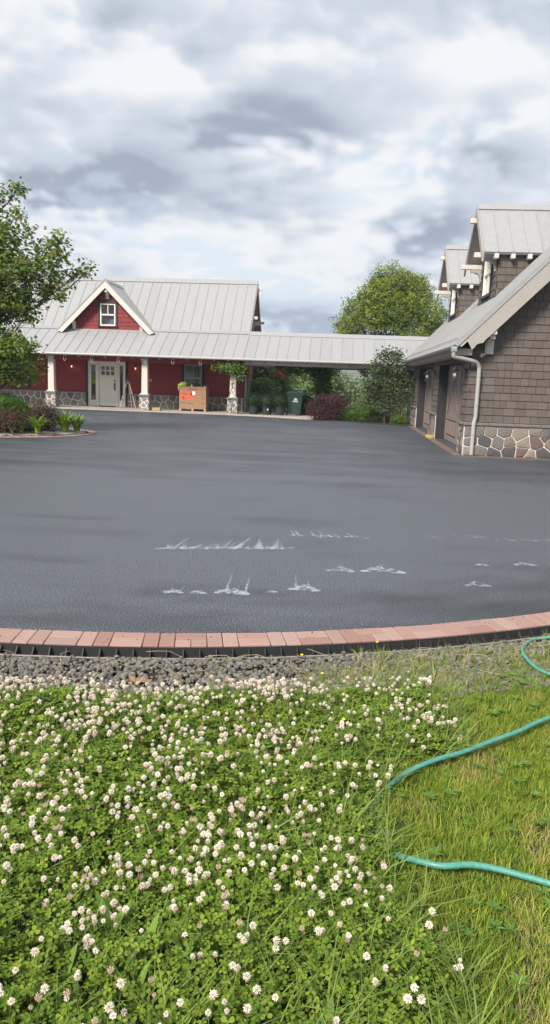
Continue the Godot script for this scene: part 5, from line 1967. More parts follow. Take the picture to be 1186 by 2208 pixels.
func yard_plants() -> void:
	var oval := leaf_oval(1.0, 0.55)
	var narrow := leaf_oval(1.0, 0.3)
	# planting strip beyond the asphalt
	var so := MB.new()
	so.prism(vec2s([-0.9, 31.55, 0.2, 31.0, 1.4, 30.3, 2.9, 29.6, 3.0, 31.1, 3.0, 36.0, -0.3, 36.0, -0.39, 31.62]), -0.05, 0.035, Transform3D(Basis(Vector3(1, 0, 0), Vector3(0, 0, -1), Vector3(0, 1, 0)), Vector3.ZERO))
	struct("planting_strip_soil", so, mt.soil, "soil of the planting strip between the walk and the garage")
	var box := [lin(0.028, 0.052, 0.02), lin(0.036, 0.065, 0.024), lin(0.022, 0.043, 0.018)]
	var k := 0
	for p in [[-3.86, -33.75, 0.34, "potted boxwood ball nearest to the house corner, leftmost of the three pots"], [-3.25, -33.75, 0.36, "potted boxwood ball in the middle of the three pots"], [-2.66, -33.75, 0.34, "potted boxwood ball right beside the wheeled bin"]]:
		var pot := thing("boxwood_pot", p[3], "potted plant", Vector3(p[0], 0.045, p[1]), "potted boxwoods by the covered walk")
		var pm := MB.new()
		pm.lathe(vec2s([0.0, 0.0, 0.19, 0.0, 0.24, 0.36, 0.255, 0.36, 0.26, 0.40, 0.235, 0.40, 0.225, 0.34, 0.0, 0.34]), Vector3.ZERO, 20)
		obj("pot", pm, mt.plastic, pot)
		if k == 1:
			var lb := MB.new()
			lb.cham(Vector3(0.06, 0.24, 0.226), Vector3(0.06, 0.07, 0.012), 0.003)
			obj("label", lb, mt.cream, pot)
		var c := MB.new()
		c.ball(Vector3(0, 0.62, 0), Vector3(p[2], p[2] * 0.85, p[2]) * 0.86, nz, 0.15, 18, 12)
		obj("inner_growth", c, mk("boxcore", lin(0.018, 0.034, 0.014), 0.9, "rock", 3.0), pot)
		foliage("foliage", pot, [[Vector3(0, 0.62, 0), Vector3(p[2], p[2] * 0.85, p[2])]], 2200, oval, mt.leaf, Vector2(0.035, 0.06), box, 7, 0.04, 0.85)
		k += 1
	shrub("boxwood_ball", "clipped dark boxwood ball in the ground right of the wheeled bin", Vector3(-1.55, 0.0, -35.2), Vector3(0.5, 0.5, 0.5), 2600, oval, Vector2(0.035, 0.06), box, "", 0.85, 0.04)
	# purple laceleaf maple
	var pl := thing("laceleaf_maple", "low mounded purple laceleaf maple spilling over the asphalt edge", "shrub", Vector3(-0.45, 0.0, -32.0))
	var lob := [[Vector3(0, 0.78, 0), Vector3(0.62, 0.36, 0.6)], [Vector3(-0.55, 0.45, 0.1), Vector3(0.45, 0.4, 0.5)], [Vector3(0.5, 0.5, 0.05), Vector3(0.45, 0.38, 0.5)], [Vector3(0.1, 0.4, 0.5), Vector3(0.6, 0.36, 0.35)], [Vector3(-0.2, 0.28, 0.45), Vector3(0.5, 0.26, 0.3)]]
	var pm2 := MB.new()
	limbs(pm2, Vector3.ZERO, lob, 0.05, 0.35)
	obj("trunk", pm2, mt.bark, pl)
	foliage("crown", pl, lob, 9500, narrow, mt.leaf, Vector2(0.06, 0.11), [lin(0.075, 0.03, 0.042), lin(0.095, 0.04, 0.05), lin(0.06, 0.026, 0.036), lin(0.085, 0.05, 0.045)], 8, 0.07, 0.55, 0.5)
	# low hedge row
	var g1 := [lin(0.07, 0.125, 0.022), lin(0.085, 0.145, 0.028), lin(0.055, 0.105, 0.02)]
	shrub("low_shrub", "low dark green shrub beside the purple laceleaf maple", Vector3(0.15, 0.0, -31.7), Vector3(0.45, 0.24, 0.4), 2200, oval, Vector2(0.04, 0.07), [lin(0.035, 0.065, 0.02), lin(0.04, 0.075, 0.02)], "", 0.7)
	shrub("low_shrub", "rounded bright green shrub in the middle of the planting strip, left one of two", Vector3(0.62, 0.0, -31.6), Vector3(0.42, 0.32, 0.4), 2800, oval, Vector2(0.04, 0.07), g1, "", 0.75)
	shrub("low_shrub", "rounded bright green shrub in the middle of the planting strip, right one of two", Vector3(1.22, 0.0, -31.4), Vector3(0.46, 0.32, 0.4), 2800, oval, Vector2(0.04, 0.07), g1, "", 0.75)
	shrub("low_shrub", "brownish low shrub in front of the tall shrub's stems", Vector3(1.75, 0.0, -31.0), Vector3(0.5, 0.22, 0.4), 2400, oval, Vector2(0.04, 0.07), [lin(0.06, 0.06, 0.025), lin(0.05, 0.075, 0.025)], "", 0.7)
	shrub("low_shrub", "small yellow-green shrub nearest to the garage in the planting strip", Vector3(2.38, 0.0, -30.4), Vector3(0.26, 0.2, 0.26), 1600, oval, Vector2(0.035, 0.06), [lin(0.11, 0.17, 0.03), lin(0.09, 0.15, 0.025)], "", 0.7)
	# tall open shrub in front of the walk's roof
	var ts := thing("tall_shrub", "tall airy dark green shrub growing up past the walk's roof by the garage", "shrub", Vector3(2.15, 0.0, -30.6))
	var tl := [[Vector3(-0.28, 2.75, 0), Vector3(0.42, 0.34, 0.4)], [Vector3(-0.65, 2.3, 0.1), Vector3(0.45, 0.42, 0.5)], [Vector3(0.05, 2.2, 0.1), Vector3(0.55, 0.5, 0.55)], [Vector3(-0.8, 1.55, 0.15), Vector3(0.55, 0.5, 0.5)], [Vector3(-0.15, 1.45, 0.2), Vector3(0.6, 0.55, 0.5)], [Vector3(0.5, 1.6, 0.1), Vector3(0.35, 0.6, 0.4)], [Vector3(-0.85, 0.95, 0.2), Vector3(0.5, 0.35, 0.4)], [Vector3(0.1, 2.75, 0), Vector3(0.25, 0.25, 0.25)], [Vector3(-0.2, 0.85, 0.2), Vector3(0.5, 0.35, 0.4)]]
	var tsm := MB.new()
	for i in 6:
		limbs(tsm, Vector3(rf(-0.3, 0.55), 0, rf(-0.2, 0.2)), [tl[i], tl[(i + 3) % 9]], 0.035, 0.8, Vector3(rf(-0.15, 0.1), 0, 0))
	obj("trunk", tsm, mt.bark_pale, ts)
	foliage("crown", ts, tl, 4600, oval, mt.leaf, Vector2(0.07, 0.13), [lin(0.05, 0.075, 0.036), lin(0.065, 0.09, 0.043), lin(0.075, 0.105, 0.048), lin(0.11, 0.12, 0.065)], 5, 0.12, 0.15, 0.5)
	# garden behind the walk
	shrub("variegated_shrub", "pale cream-variegated shrub behind the potted boxwoods", Vector3(-4.0, 0.0, -38.5), Vector3(0.95, 0.85, 0.8), 5200, oval, Vector2(0.08, 0.14), [lin(0.30, 0.33, 0.20), lin(0.22, 0.27, 0.14), lin(0.14, 0.2, 0.09)], "", 0.5, 0.12)
	shrub("dark_leafy_shrub", "tall dark green shrub behind the pale variegated one", Vector3(-4.6, 0.0, -41.0), Vector3(1.0, 1.35, 0.9), 4200, oval, Vector2(0.1, 0.16), [lin(0.035, 0.06, 0.025), lin(0.045, 0.075, 0.03)], "", 0.5, 0.14)
	var ro := shrub("climbing_rose", "climbing rose bush with red flower clusters behind the walk", Vector3(-3.15, 0.0, -39.2), Vector3(0.6, 1.15, 0.6), 3600, oval, Vector2(0.07, 0.12), [lin(0.06, 0.10, 0.03), lin(0.08, 0.12, 0.035), lin(0.10, 0.12, 0.04)], "", 0.0, 0.14, "rose bush")
	var pts := []
	var tc := PackedColorArray()
	var bud := MB.new()
	bud.ball(Vector3.ZERO, Vector3(0.5, 0.42, 0.5), nz, 0.6, 7, 5)
	for i in 46:
		pts.append(Transform3D(Basis.from_scale(Vector3.ONE * rf(0.06, 0.12)), Vector3(rf(-0.25, 0.28), 1.85 + rng.randfn() * 0.16, 0.45 + rng.randfn() * 0.12)))
		tc.append(Color(0.50, 0.03, 0.055))
	scatter("red_roses", bud.mesh(), mk("rose", Color.WHITE, 0.7), pts, tc, ro)
	var orr := shrub("coppery_shrub", "small coppery-orange shrub below the red roses", Vector3(-2.9, 0.0, -38.0), Vector3(0.3, 0.55, 0.3), 1300, narrow, Vector2(0.07, 0.12), [lin(0.24, 0.085, 0.035), lin(0.16, 0.09, 0.03), lin(0.10, 0.12, 0.035)])
	# vines
	var vt := [lin(0.10, 0.17, 0.035), lin(0.12, 0.20, 0.04), lin(0.08, 0.14, 0.035), lin(0.14, 0.21, 0.05)]
	var vi := thing("hanging_vine", "dense green vine wrapped round the walk's back post", "vine", Vector3(-0.9, 0, -37.3))
	var vs := MB.new()
	for i in 4:
		var q := PackedVector3Array()
		for j in 12: q.append(Vector3(cos(j * 1.1 + i) * 0.11, j * 0.21, sin(j * 1.1 + i) * 0.11))
		vs.tube(q, 0.018, 5)
	obj("stems", vs, mt.bark, vi)
	foliage("foliage", vi, [[Vector3(0, 2.0, 0.1), Vector3(0.5, 0.36, 0.4)], [Vector3(0.0, 1.4, 0.1), Vector3(0.5, 0.5, 0.35)], [Vector3(0.05, 0.85, 0.1), Vector3(0.4, 0.45, 0.3)], [Vector3(-0.1, 0.35, 0.1), Vector3(0.35, 0.3, 0.3)]], 2000, leaf_maple(), mt.leaf, Vector2(0.11, 0.18), vt, 6, 0.1, 0.4)
	var vf := thing("eave_vine", "fringe of vine hanging along the walk's back beam", "vine", Vector3(0, 2.2, -37.25))
	var lv := []
	for i in 16:
		if i > 5 and i < 10: continue
		lv.append([Vector3(-3.0 + i * 0.42, -0.02 - 0.10 * absf(sin(i * 1.3)), 0.1), Vector3(0.3, 0.16 + 0.08 * absf(sin(i * 2.1)), 0.16)])
	var vfs := MB.new()
	vfs.tube(PackedVector3Array([Vector3(-3.2, 0.05, 0.12), Vector3(0, 0.02, 0.13), Vector3(3.3, 0.05, 0.12)]), 0.015, 5)
	obj("stem", vfs, mt.bark, vf)
	foliage("foliage", vf, lv, 1700, leaf_maple(), mt.leaf, Vector2(0.10, 0.16), vt, 6, 0.08, 0.2)
	var vp := thing("porch_vine", "vine with drooping leaves on the porch's right column and gutter", "vine", Vector3(-4.80, 0, -33.5))
	var vps := MB.new()
	var q2 := PackedVector3Array()
	for j in 16: q2.append(Vector3(-0.05 + sin(j * 0.9) * 0.07, j * 0.15, 0.16 + 0.05 * (1.0 - j / 16.0) + (0.1 if j < 5 else 0.0)))
	vps.tube(q2, 0.016, 5)
	obj("stem", vps, mt.bark, vp)
	foliage("foliage", vp, [[Vector3(-0.55, 2.13, 0.1), Vector3(0.42, 0.16, 0.2)], [Vector3(-0.15, 2.02, 0.15), Vector3(0.35, 0.24, 0.2)], [Vector3(0.2, 2.05, 0.15), Vector3(0.35, 0.3, 0.2)], [Vector3(0.35, 1.75, 0.1), Vector3(0.16, 0.25, 0.15)]], 1300, leaf_maple(), mt.leaf, Vector2(0.08, 0.14), vt, 6, 0.07, 0.2)
	foliage("column_leaves", vp, [[Vector3(0.02, 1.3, 0.17), Vector3(0.05, 0.5, 0.04)]], 60, leaf_maple(), mt.leaf, Vector2(0.05, 0.09), vt, 3, 0.03, 0.2)
	var hb := thing("hanging_basket", "salmon-pink hanging flower basket under the eave at the house corner", "flower basket", Vector3(-4.35, 1.75, -34.2))
	var hbm := MB.new()
	hbm.lathe(vec2s([0.0, 0.0, 0.10, 0.02, 0.15, 0.14, 0.14, 0.14, 0.0, 0.12]), Vector3.ZERO, 14)
	for i in 3: hbm.tube(PackedVector3Array([Vector3(cos(i * 2.1) * 0.14, 0.14, sin(i * 2.1) * 0.14), Vector3(0, 0.62, 0)]), 0.004, 4)
	obj("basket", hbm, mt.bark, hb)
	foliage("flowers", hb, [[Vector3(0, 0.24, 0), Vector3(0.2, 0.18, 0.2)]], 420, oval, mt.petal, Vector2(0.05, 0.09), [lin(0.55, 0.20, 0.15), lin(0.6, 0.28, 0.2), lin(0.45, 0.14, 0.10)], 6, 0.04, 0.5)
	foliage("foliage", hb, [[Vector3(0, 0.14, 0), Vector3(0.2, 0.1, 0.2)]], 160, oval, mt.leaf, Vector2(0.05, 0.08), vt, 5, 0.04, 0.5)

# ---------------------------------------------------------------- things on the porch
func porch_things() -> void:
	# wheeled bin
	var green := mk("bin_green", lin(0.018, 0.045, 0.038), 0.45)
	var bin := thing("wheeled_bin", "dark green wheeled waste bin with closed lid beside the potted boxwoods", "bin", Vector3(-2.03, 0.045, -34.2))
	bin.rotation.y = 0.08
	var b := MB.new()
	var lo := [Vector3(-0.26, 0.06, 0.26), Vector3(0.26, 0.06, 0.26), Vector3(0.26, 0.06, -0.24), Vector3(-0.26, 0.06, -0.24)]
	var hi := [Vector3(-0.34, 0.96, 0.38), Vector3(0.34, 0.96, 0.38), Vector3(0.34, 0.96, -0.36), Vector3(-0.34, 0.96, -0.36)]
	for i in 4:
		b.quad(lo[i], lo[(i + 1) % 4], hi[(i + 1) % 4], hi[i])
	b.quad(lo[3], lo[2], lo[1], lo[0]); b.quad(hi[0], hi[1], hi[2], hi[3])
	b.cham(Vector3(0, 0.93, 0.01), Vector3(0.74, 0.07, 0.80), 0.015)
	for s in [-1, 1]: b.cham(Vector3(s * 0.17, 0.5, 0.33), Vector3(0.03, 0.7, 0.03), 0.008, Basis(Vector3.RIGHT, 0.13))
	obj("body", b, green, bin)
	var lid := MB.new()
	lid.cham(Vector3(0, 1.005, 0.02), Vector3(0.77, 0.07, 0.84), 0.03)
	lid.cham(Vector3(0, 1.05, 0.0), Vector3(0.60, 0.05, 0.62), 0.024)
	obj("lid", lid, green, bin)
	var hd := MB.new()
	hd.tube(PackedVector3Array([Vector3(-0.30, 0.97, -0.40), Vector3(-0.30, 1.0, -0.48), Vector3(0.30, 1.0, -0.48), Vector3(0.30, 0.97, -0.40)]), 0.018, 8)
	obj("handle", hd, green, bin)
	for s in [-1, 1]:
		var w := MB.new()
		w.tube(PackedVector3Array([Vector3(s * 0.29, 0.13, -0.24 + 0.02), Vector3(s * 0.36, 0.13, -0.22)]), 0.13, 18)
		obj("wheel", w, mt.black, bin)
	# white mark on the front: small peak over a bar
	var mk_ := MB.new()
	var tilt := Transform3D(Basis(Vector3.RIGHT, 0.13), Vector3(0.03, 0.66, 0.345))
	mk_.prism(vec2s([-0.07, 0.02, 0.07, 0.02, 0.08, 0.06, 0.05, 0.12, -0.03, 0.13, -0.07, 0.07]), 0.0, 0.004, tilt)
	mk_.prism(vec2s([-0.13, -0.05, 0.13, -0.05, 0.13, 0.0, -0.13, 0.0]), 0.0, 0.004, tilt)
	obj("printed_mark", mk_, mk("bin_mark", lin(0.42, 0.45, 0.44), 0.6), bin)
	# pallet and the big carton on it
	var wood := mk("pallet_wood", lin(0.46, 0.34, 0.21), 0.85, "soft", 3.0)
	var at := Vector3(-6.78, 0.045, -34.75)
	var pa := thing("pallet", "wooden pallet under the large cardboard box on the porch", "pallet", at)
	for x in [-0.58, 0.0, 0.58]:
		for z in [-0.33, 0.0, 0.33]:
			var m := MB.new()
			m.cham(Vector3(x, 0.065, z), Vector3(0.09, 0.085, 0.12), 0.004)
			obj("block", m, wood, pa)
	for i in 5:
		var m := MB.new()
		m.cham(Vector3(0, 0.1185, -0.34 + i * 0.17), Vector3(1.28, 0.02, 0.12), 0.003)
		obj("deck_board", m, wood, pa)
	for x in [-0.58, 0.0, 0.58]:
		var m := MB.new()
		m.cham(Vector3(x, 0.011, 0), Vector3(0.1, 0.02, 0.78), 0.003)
		obj("skid", m, wood, pa)
	var card := mk("cardboard", lin(0.30, 0.18, 0.105), 0.85, "soft", 1.5)
	var print_ := mk("print_dark", lin(0.10, 0.055, 0.04), 0.85)
	var red := mk("print_orange", lin(0.52, 0.105, 0.05), 0.8)
	var bx := thing("cardboard_box", "large brown cardboard box with an orange label panel on the porch", "box", at + Vector3(0, 0.13, 0))
	var m := MB.new()
	m.cham(Vector3(0, 0.50, 0), Vector3(1.26, 1.0, 0.80), 0.008)
	obj("carton", m, card, bx)
	var tape := MB.new()
	tape.span(Vector3(-0.03, 1.0005, -0.40), Vector3(0.03, 1.003, 0.40))
	obj("tape", tape, mk("tape", lin(0.4, 0.28, 0.16), 0.4), bx)
	var zf := 0.4012
	var op := MB.new()
	op.prism(rect(-0.60, 0.40, 0.02, 0.78), 0.4002, zf)
	obj("label_panel", op, red, bx)
	var ink := MB.new()
	var r := RandomNumberGenerator.new()
	r.seed = 5
	var word := func(x0: float, x1: float, y: float, hgt: float) -> void:
		var x := x0
		while x < x1:
			var w := r.randf_range(0.012, 0.034)
			ink.prism(rect(x, y + r.randf_range(0, hgt * 0.15), minf(x + w, x1), y + hgt * r.randf_range(0.7, 1.0)), zf - 0.0004, zf + 0.0012)
			x += w + r.randf_range(0.006, 0.012)
	word.call(-0.24, 0.22, 0.845, 0.05)
	word.call(-0.53, -0.24, 0.665, 0.035)
	word.call(-0.42, -0.20, 0.605, 0.035)
	word.call(-0.58, -0.46, 0.235, 0.05)
	word.call(-0.26, 0.05, 0.215, 0.04)
	word.call(0.42, 0.56, 0.215, 0.05)
	ink.prism(vec2s([-0.47, 0.44, -0.39, 0.43, -0.38, 0.52, -0.43, 0.55, -0.48, 0.51]), zf - 0.0004, zf + 0.0012)
	ink.prism(vec2s([-0.11, 0.56, -0.04, 0.60, -0.02, 0.70, -0.07, 0.74, -0.12, 0.68]), zf - 0.0004, zf + 0.0012)
	ink.prism(vec2s([-0.40, 0.21, -0.36, 0.21, -0.36, 0.24, -0.39, 0.29, -0.42, 0.28]), zf - 0.0004, zf + 0.0012)
	obj("print", ink, print_, bx)
	var out := MB.new()
	for q in [[0.10, 0.62, 0.56, 0.628], [0.10, 0.37, 0.56, 0.378], [0.10, 0.378, 0.108, 0.62], [0.552, 0.378, 0.56, 0.62], [0.44, 0.378, 0.448, 0.62], [0.46, 0.43, 0.54, 0.55]]:
		out.prism(rect(q[0], q[1], q[2], q[3]), zf - 0.0008, zf)
	obj("outline_print", out, mk("print_faint", lin(0.22, 0.125, 0.075), 0.85), bx)
	var pl := MB.new()
	pl.prism(rect(-0.02, 0.62, 0.12, 0.78), zf + 0.0013, zf + 0.003)
	obj("paper_slip", pl, mk("paper", lin(0.72, 0.70, 0.72), 0.8), bx)
	# safety vest bundled on the box
	var vest := thing("safety_vest", "bundled lime green safety vest on the box's left corner", "vest", at + Vector3(-0.48, 1.13, 0.22))
	var vb := MB.new()
	vb.ball(Vector3(0.0, 0.10, 0), Vector3(0.20, 0.13, 0.20), nz, 0.5, 18, 12)
	vb.ball(Vector3(-0.10, 0.055, 0.06), Vector3(0.16, 0.09, 0.16), nz, 0.5, 14, 10)
	obj("cloth", vb, mk("lime", lin(0.36, 0.60, 0.07), 0.8), vest)
	var vt := MB.new()
	vt.ball(Vector3(-0.18, -0.06, 0.12), Vector3(0.055, 0.15, 0.10), nz, 0.5, 12, 8)
	vt.cham(Vector3(-0.02, 0.14, 0.165), Vector3(0.16, 0.04, 0.03), 0.012, Basis(Vector3.FORWARD, 0.2))
	obj("trim", vt, mk("grey_cloth", lin(0.30, 0.34, 0.24), 0.8), vest)
	# odds and ends on the box
	var o1 := thing("black_case", "small flat black case lying on the box", "case", at + Vector3(0.03, 1.13, 0.2))
	var q1 := MB.new()
	q1.cham(Vector3(0, 0.035, 0), Vector3(0.20, 0.07, 0.13), 0.015)
	q1.tube(PackedVector3Array([Vector3(-0.06, 0.07, 0), Vector3(-0.03, 0.095, 0), Vector3(0.03, 0.095, 0), Vector3(0.06, 0.07, 0)]), 0.008, 6)
	obj("case", q1, mt.black, o1)
	var o2 := thing("white_cup", "small white cup standing on the box in front of the black case", "cup", at + Vector3(-0.06, 1.13, 0.32))
	var q2 := MB.new()
	q2.lathe(vec2s([0.0, 0.0, 0.026, 0.0, 0.036, 0.085, 0.032, 0.085, 0.024, 0.008, 0.0, 0.008]), Vector3.ZERO, 14)
	obj("cup", q2, mt.cream, o2)
	var o3 := thing("black_bottle", "black bottle with a pinkish cap standing on the box", "bottle", at + Vector3(0.30, 1.13, 0.22))
	var q3 := MB.new()
	q3.lathe(vec2s([0.0, 0.0, 0.036, 0.0, 0.038, 0.02, 0.038, 0.11, 0.02, 0.135, 0.0, 0.135]), Vector3.ZERO, 14)
	obj("bottle", q3, mt.black, o3)
	var q4 := MB.new()
	q4.lathe(vec2s([0.0, 0.13, 0.028, 0.13, 0.028, 0.175, 0.02, 0.185, 0.0, 0.185]), Vector3.ZERO, 12)
	obj("cap", q4, mk("pinkish", lin(0.55, 0.40, 0.38), 0.6), o3)
	var o4 := thing("work_glove", "pale crumpled glove on the box's right corner", "glove", at + Vector3(0.52, 1.13, 0.25))
	var q5 := MB.new()
	q5.ball(Vector3(0, 0.022, 0), Vector3(0.06, 0.024, 0.05), nz, 0.4, 12, 8)
	for i in 4: q5.tube(PackedVector3Array([Vector3(0.03, 0.02, -0.03 + i * 0.02), Vector3(0.07, 0.024, -0.034 + i * 0.022), Vector3(0.10, 0.012, -0.036 + i * 0.024)]), 0.009, 6)
	q5.tube(PackedVector3Array([Vector3(0.0, 0.02, 0.04), Vector3(0.03, 0.022, 0.075), Vector3(0.055, 0.012, 0.085)]), 0.009, 6)
	obj("glove", q5, mt.trim_warm, o4)
	# survey tripod
	var tp := thing("survey_tripod", "pale wooden survey tripod with a grey instrument beside the front door", "tripod", Vector3(-9.9, 0.045, -34.6))
	var legm := mk("tripod_leg", lin(0.52, 0.42, 0.38), 0.6)
	for a in [-1.75, 1.25, 3.0]:
		var d := Vector3(sin(a), 0, cos(a))
		var l := MB.new()
		var s := d.cross(Vector3.UP) * 0.022
		l.tube(PackedVector3Array([d * 0.06 + Vector3(0, 1.22, 0) + s, d * 0.25 + Vector3(0, 0.62, 0) + s]), 0.014, 6)
		l.tube(PackedVector3Array([d * 0.06 + Vector3(0, 1.22, 0) - s, d * 0.25 + Vector3(0, 0.62, 0) - s]), 0.014, 6)
		l.tube(PackedVector3Array([d * 0.235 + Vector3(0, 0.68, 0), d * 0.42 + Vector3(0, 0.03, 0), d * 0.43]), [0.017, 0.014, 0.004], 6)
		var leg := obj("leg", l, legm, tp)
		var cl := MB.new()
		cl.cham(d * 0.245 + Vector3(0, 0.65, 0), Vector3(0.08, 0.04, 0.05), 0.008, Basis(Vector3.UP, a))
		obj("clamp", cl, mt.black, leg)
	var hm := MB.new()
	hm.lathe(vec2s([0.0, 1.20, 0.08, 1.20, 0.085, 1.24, 0.0, 1.25]), Vector3.ZERO, 14)
	obj("head_plate", hm, mt.gutter, tp)
	var ins := MB.new()
	ins.lathe(vec2s([0.0, 1.25, 0.05, 1.25, 0.055, 1.30, 0.0, 1.31]), Vector3.ZERO, 14)
	ins.cham(Vector3(0, 1.35, 0), Vector3(0.13, 0.10, 0.11), 0.02)
	ins.tube(PackedVector3Array([Vector3(0, 1.37, 0.09), Vector3(0, 1.37, -0.08)]), 0.028, 10)
	ins.cham(Vector3(0, 1.43, 0), Vector3(0.05, 0.05, 0.03), 0.01)
	obj("instrument", ins, mk("instrument", lin(0.12, 0.115, 0.115), 0.5), tp)
	# range pole leaning behind the column
	var po := thing("leaning_pole", "yellowish pole with a small box head leaning by the middle porch column", "pole", Vector3(-9.2, 0.045, -34.9))
	var pm := MB.new()
	pm.tube(PackedVector3Array([Vector3(-0.06, 0, 0.2), Vector3(0.07, 1.28, -0.85)]), 0.022, 8)
	obj("pole", pm, mk("pole_yellow", lin(0.42, 0.25, 0.09), 0.6), po)
	var ph := MB.new()
	ph.cham(Vector3(0.07, 1.34, -0.86), Vector3(0.11, 0.13, 0.08), 0.012)
	obj("head", ph, mt.trim_warm, po)
	# yellow wooden crate by the plinth
	var cr := thing("wooden_crate", "small yellowish wooden crate at the foot of the middle porch column", "crate", Vector3(-8.32, 0.045, -33.75))
	var yel := mk("crate_wood", lin(0.40, 0.29, 0.10), 0.85, "soft", 3.0)
	for q in [[Vector3(0, 0.07, 0.12), Vector3(0.36, 0.13, 0.016)], [Vector3(0, 0.07, -0.12), Vector3(0.36, 0.13, 0.016)], [Vector3(0.172, 0.07, 0), Vector3(0.016, 0.13, 0.222)], [Vector3(-0.172, 0.07, 0), Vector3(0.016, 0.13, 0.222)], [Vector3(0, 0.012, 0), Vector3(0.326, 0.014, 0.222)]]:
		var c := MB.new()
		c.cham(q[0], q[1], 0.003)
		obj("board", c, yel, cr)
	# slim sign post at the house corner
	var sp := thing("corner_post", "slim grey post at the right corner of the red house", "post", Vector3(-4.32, 0.045, -34.4))
	var spm := MB.new()
	spm.cham(Vector3(0, 1.15, 0), Vector3(0.07, 2.3, 0.07), 0.008)
	obj("post", spm, mt.gutter, sp)

# ---------------------------------------------------------------- clover, lawn, hose
func clover_h(x: float, z: float) -> float:
	# height of the clover canopy above the soil; 0 outside the patch
	var n := nz.get_noise_2d(x * 60.0, z * 60.0)
	var d := Vector2(x - C.x, z - C.y).length() - R          # beyond the asphalt edge
	var side := 0.34 + 0.10 * n + 0.12 * sin(z * 3.1) - x       # left of the lawn
	if z < -2.95: side += 0.20 * smoothstep(-2.95, -3.3, z)
	var k := smoothstep(0.72, 1.12, d + 0.10 * nz.get_noise_2d(x * 140.0, z * 140.0)) * smoothstep(-0.16, 0.30, side)
	return k * (0.125 + 0.075 * n + 0.045 * nz.get_noise_2d(x * 250.0 + 50.0, z * 250.0))

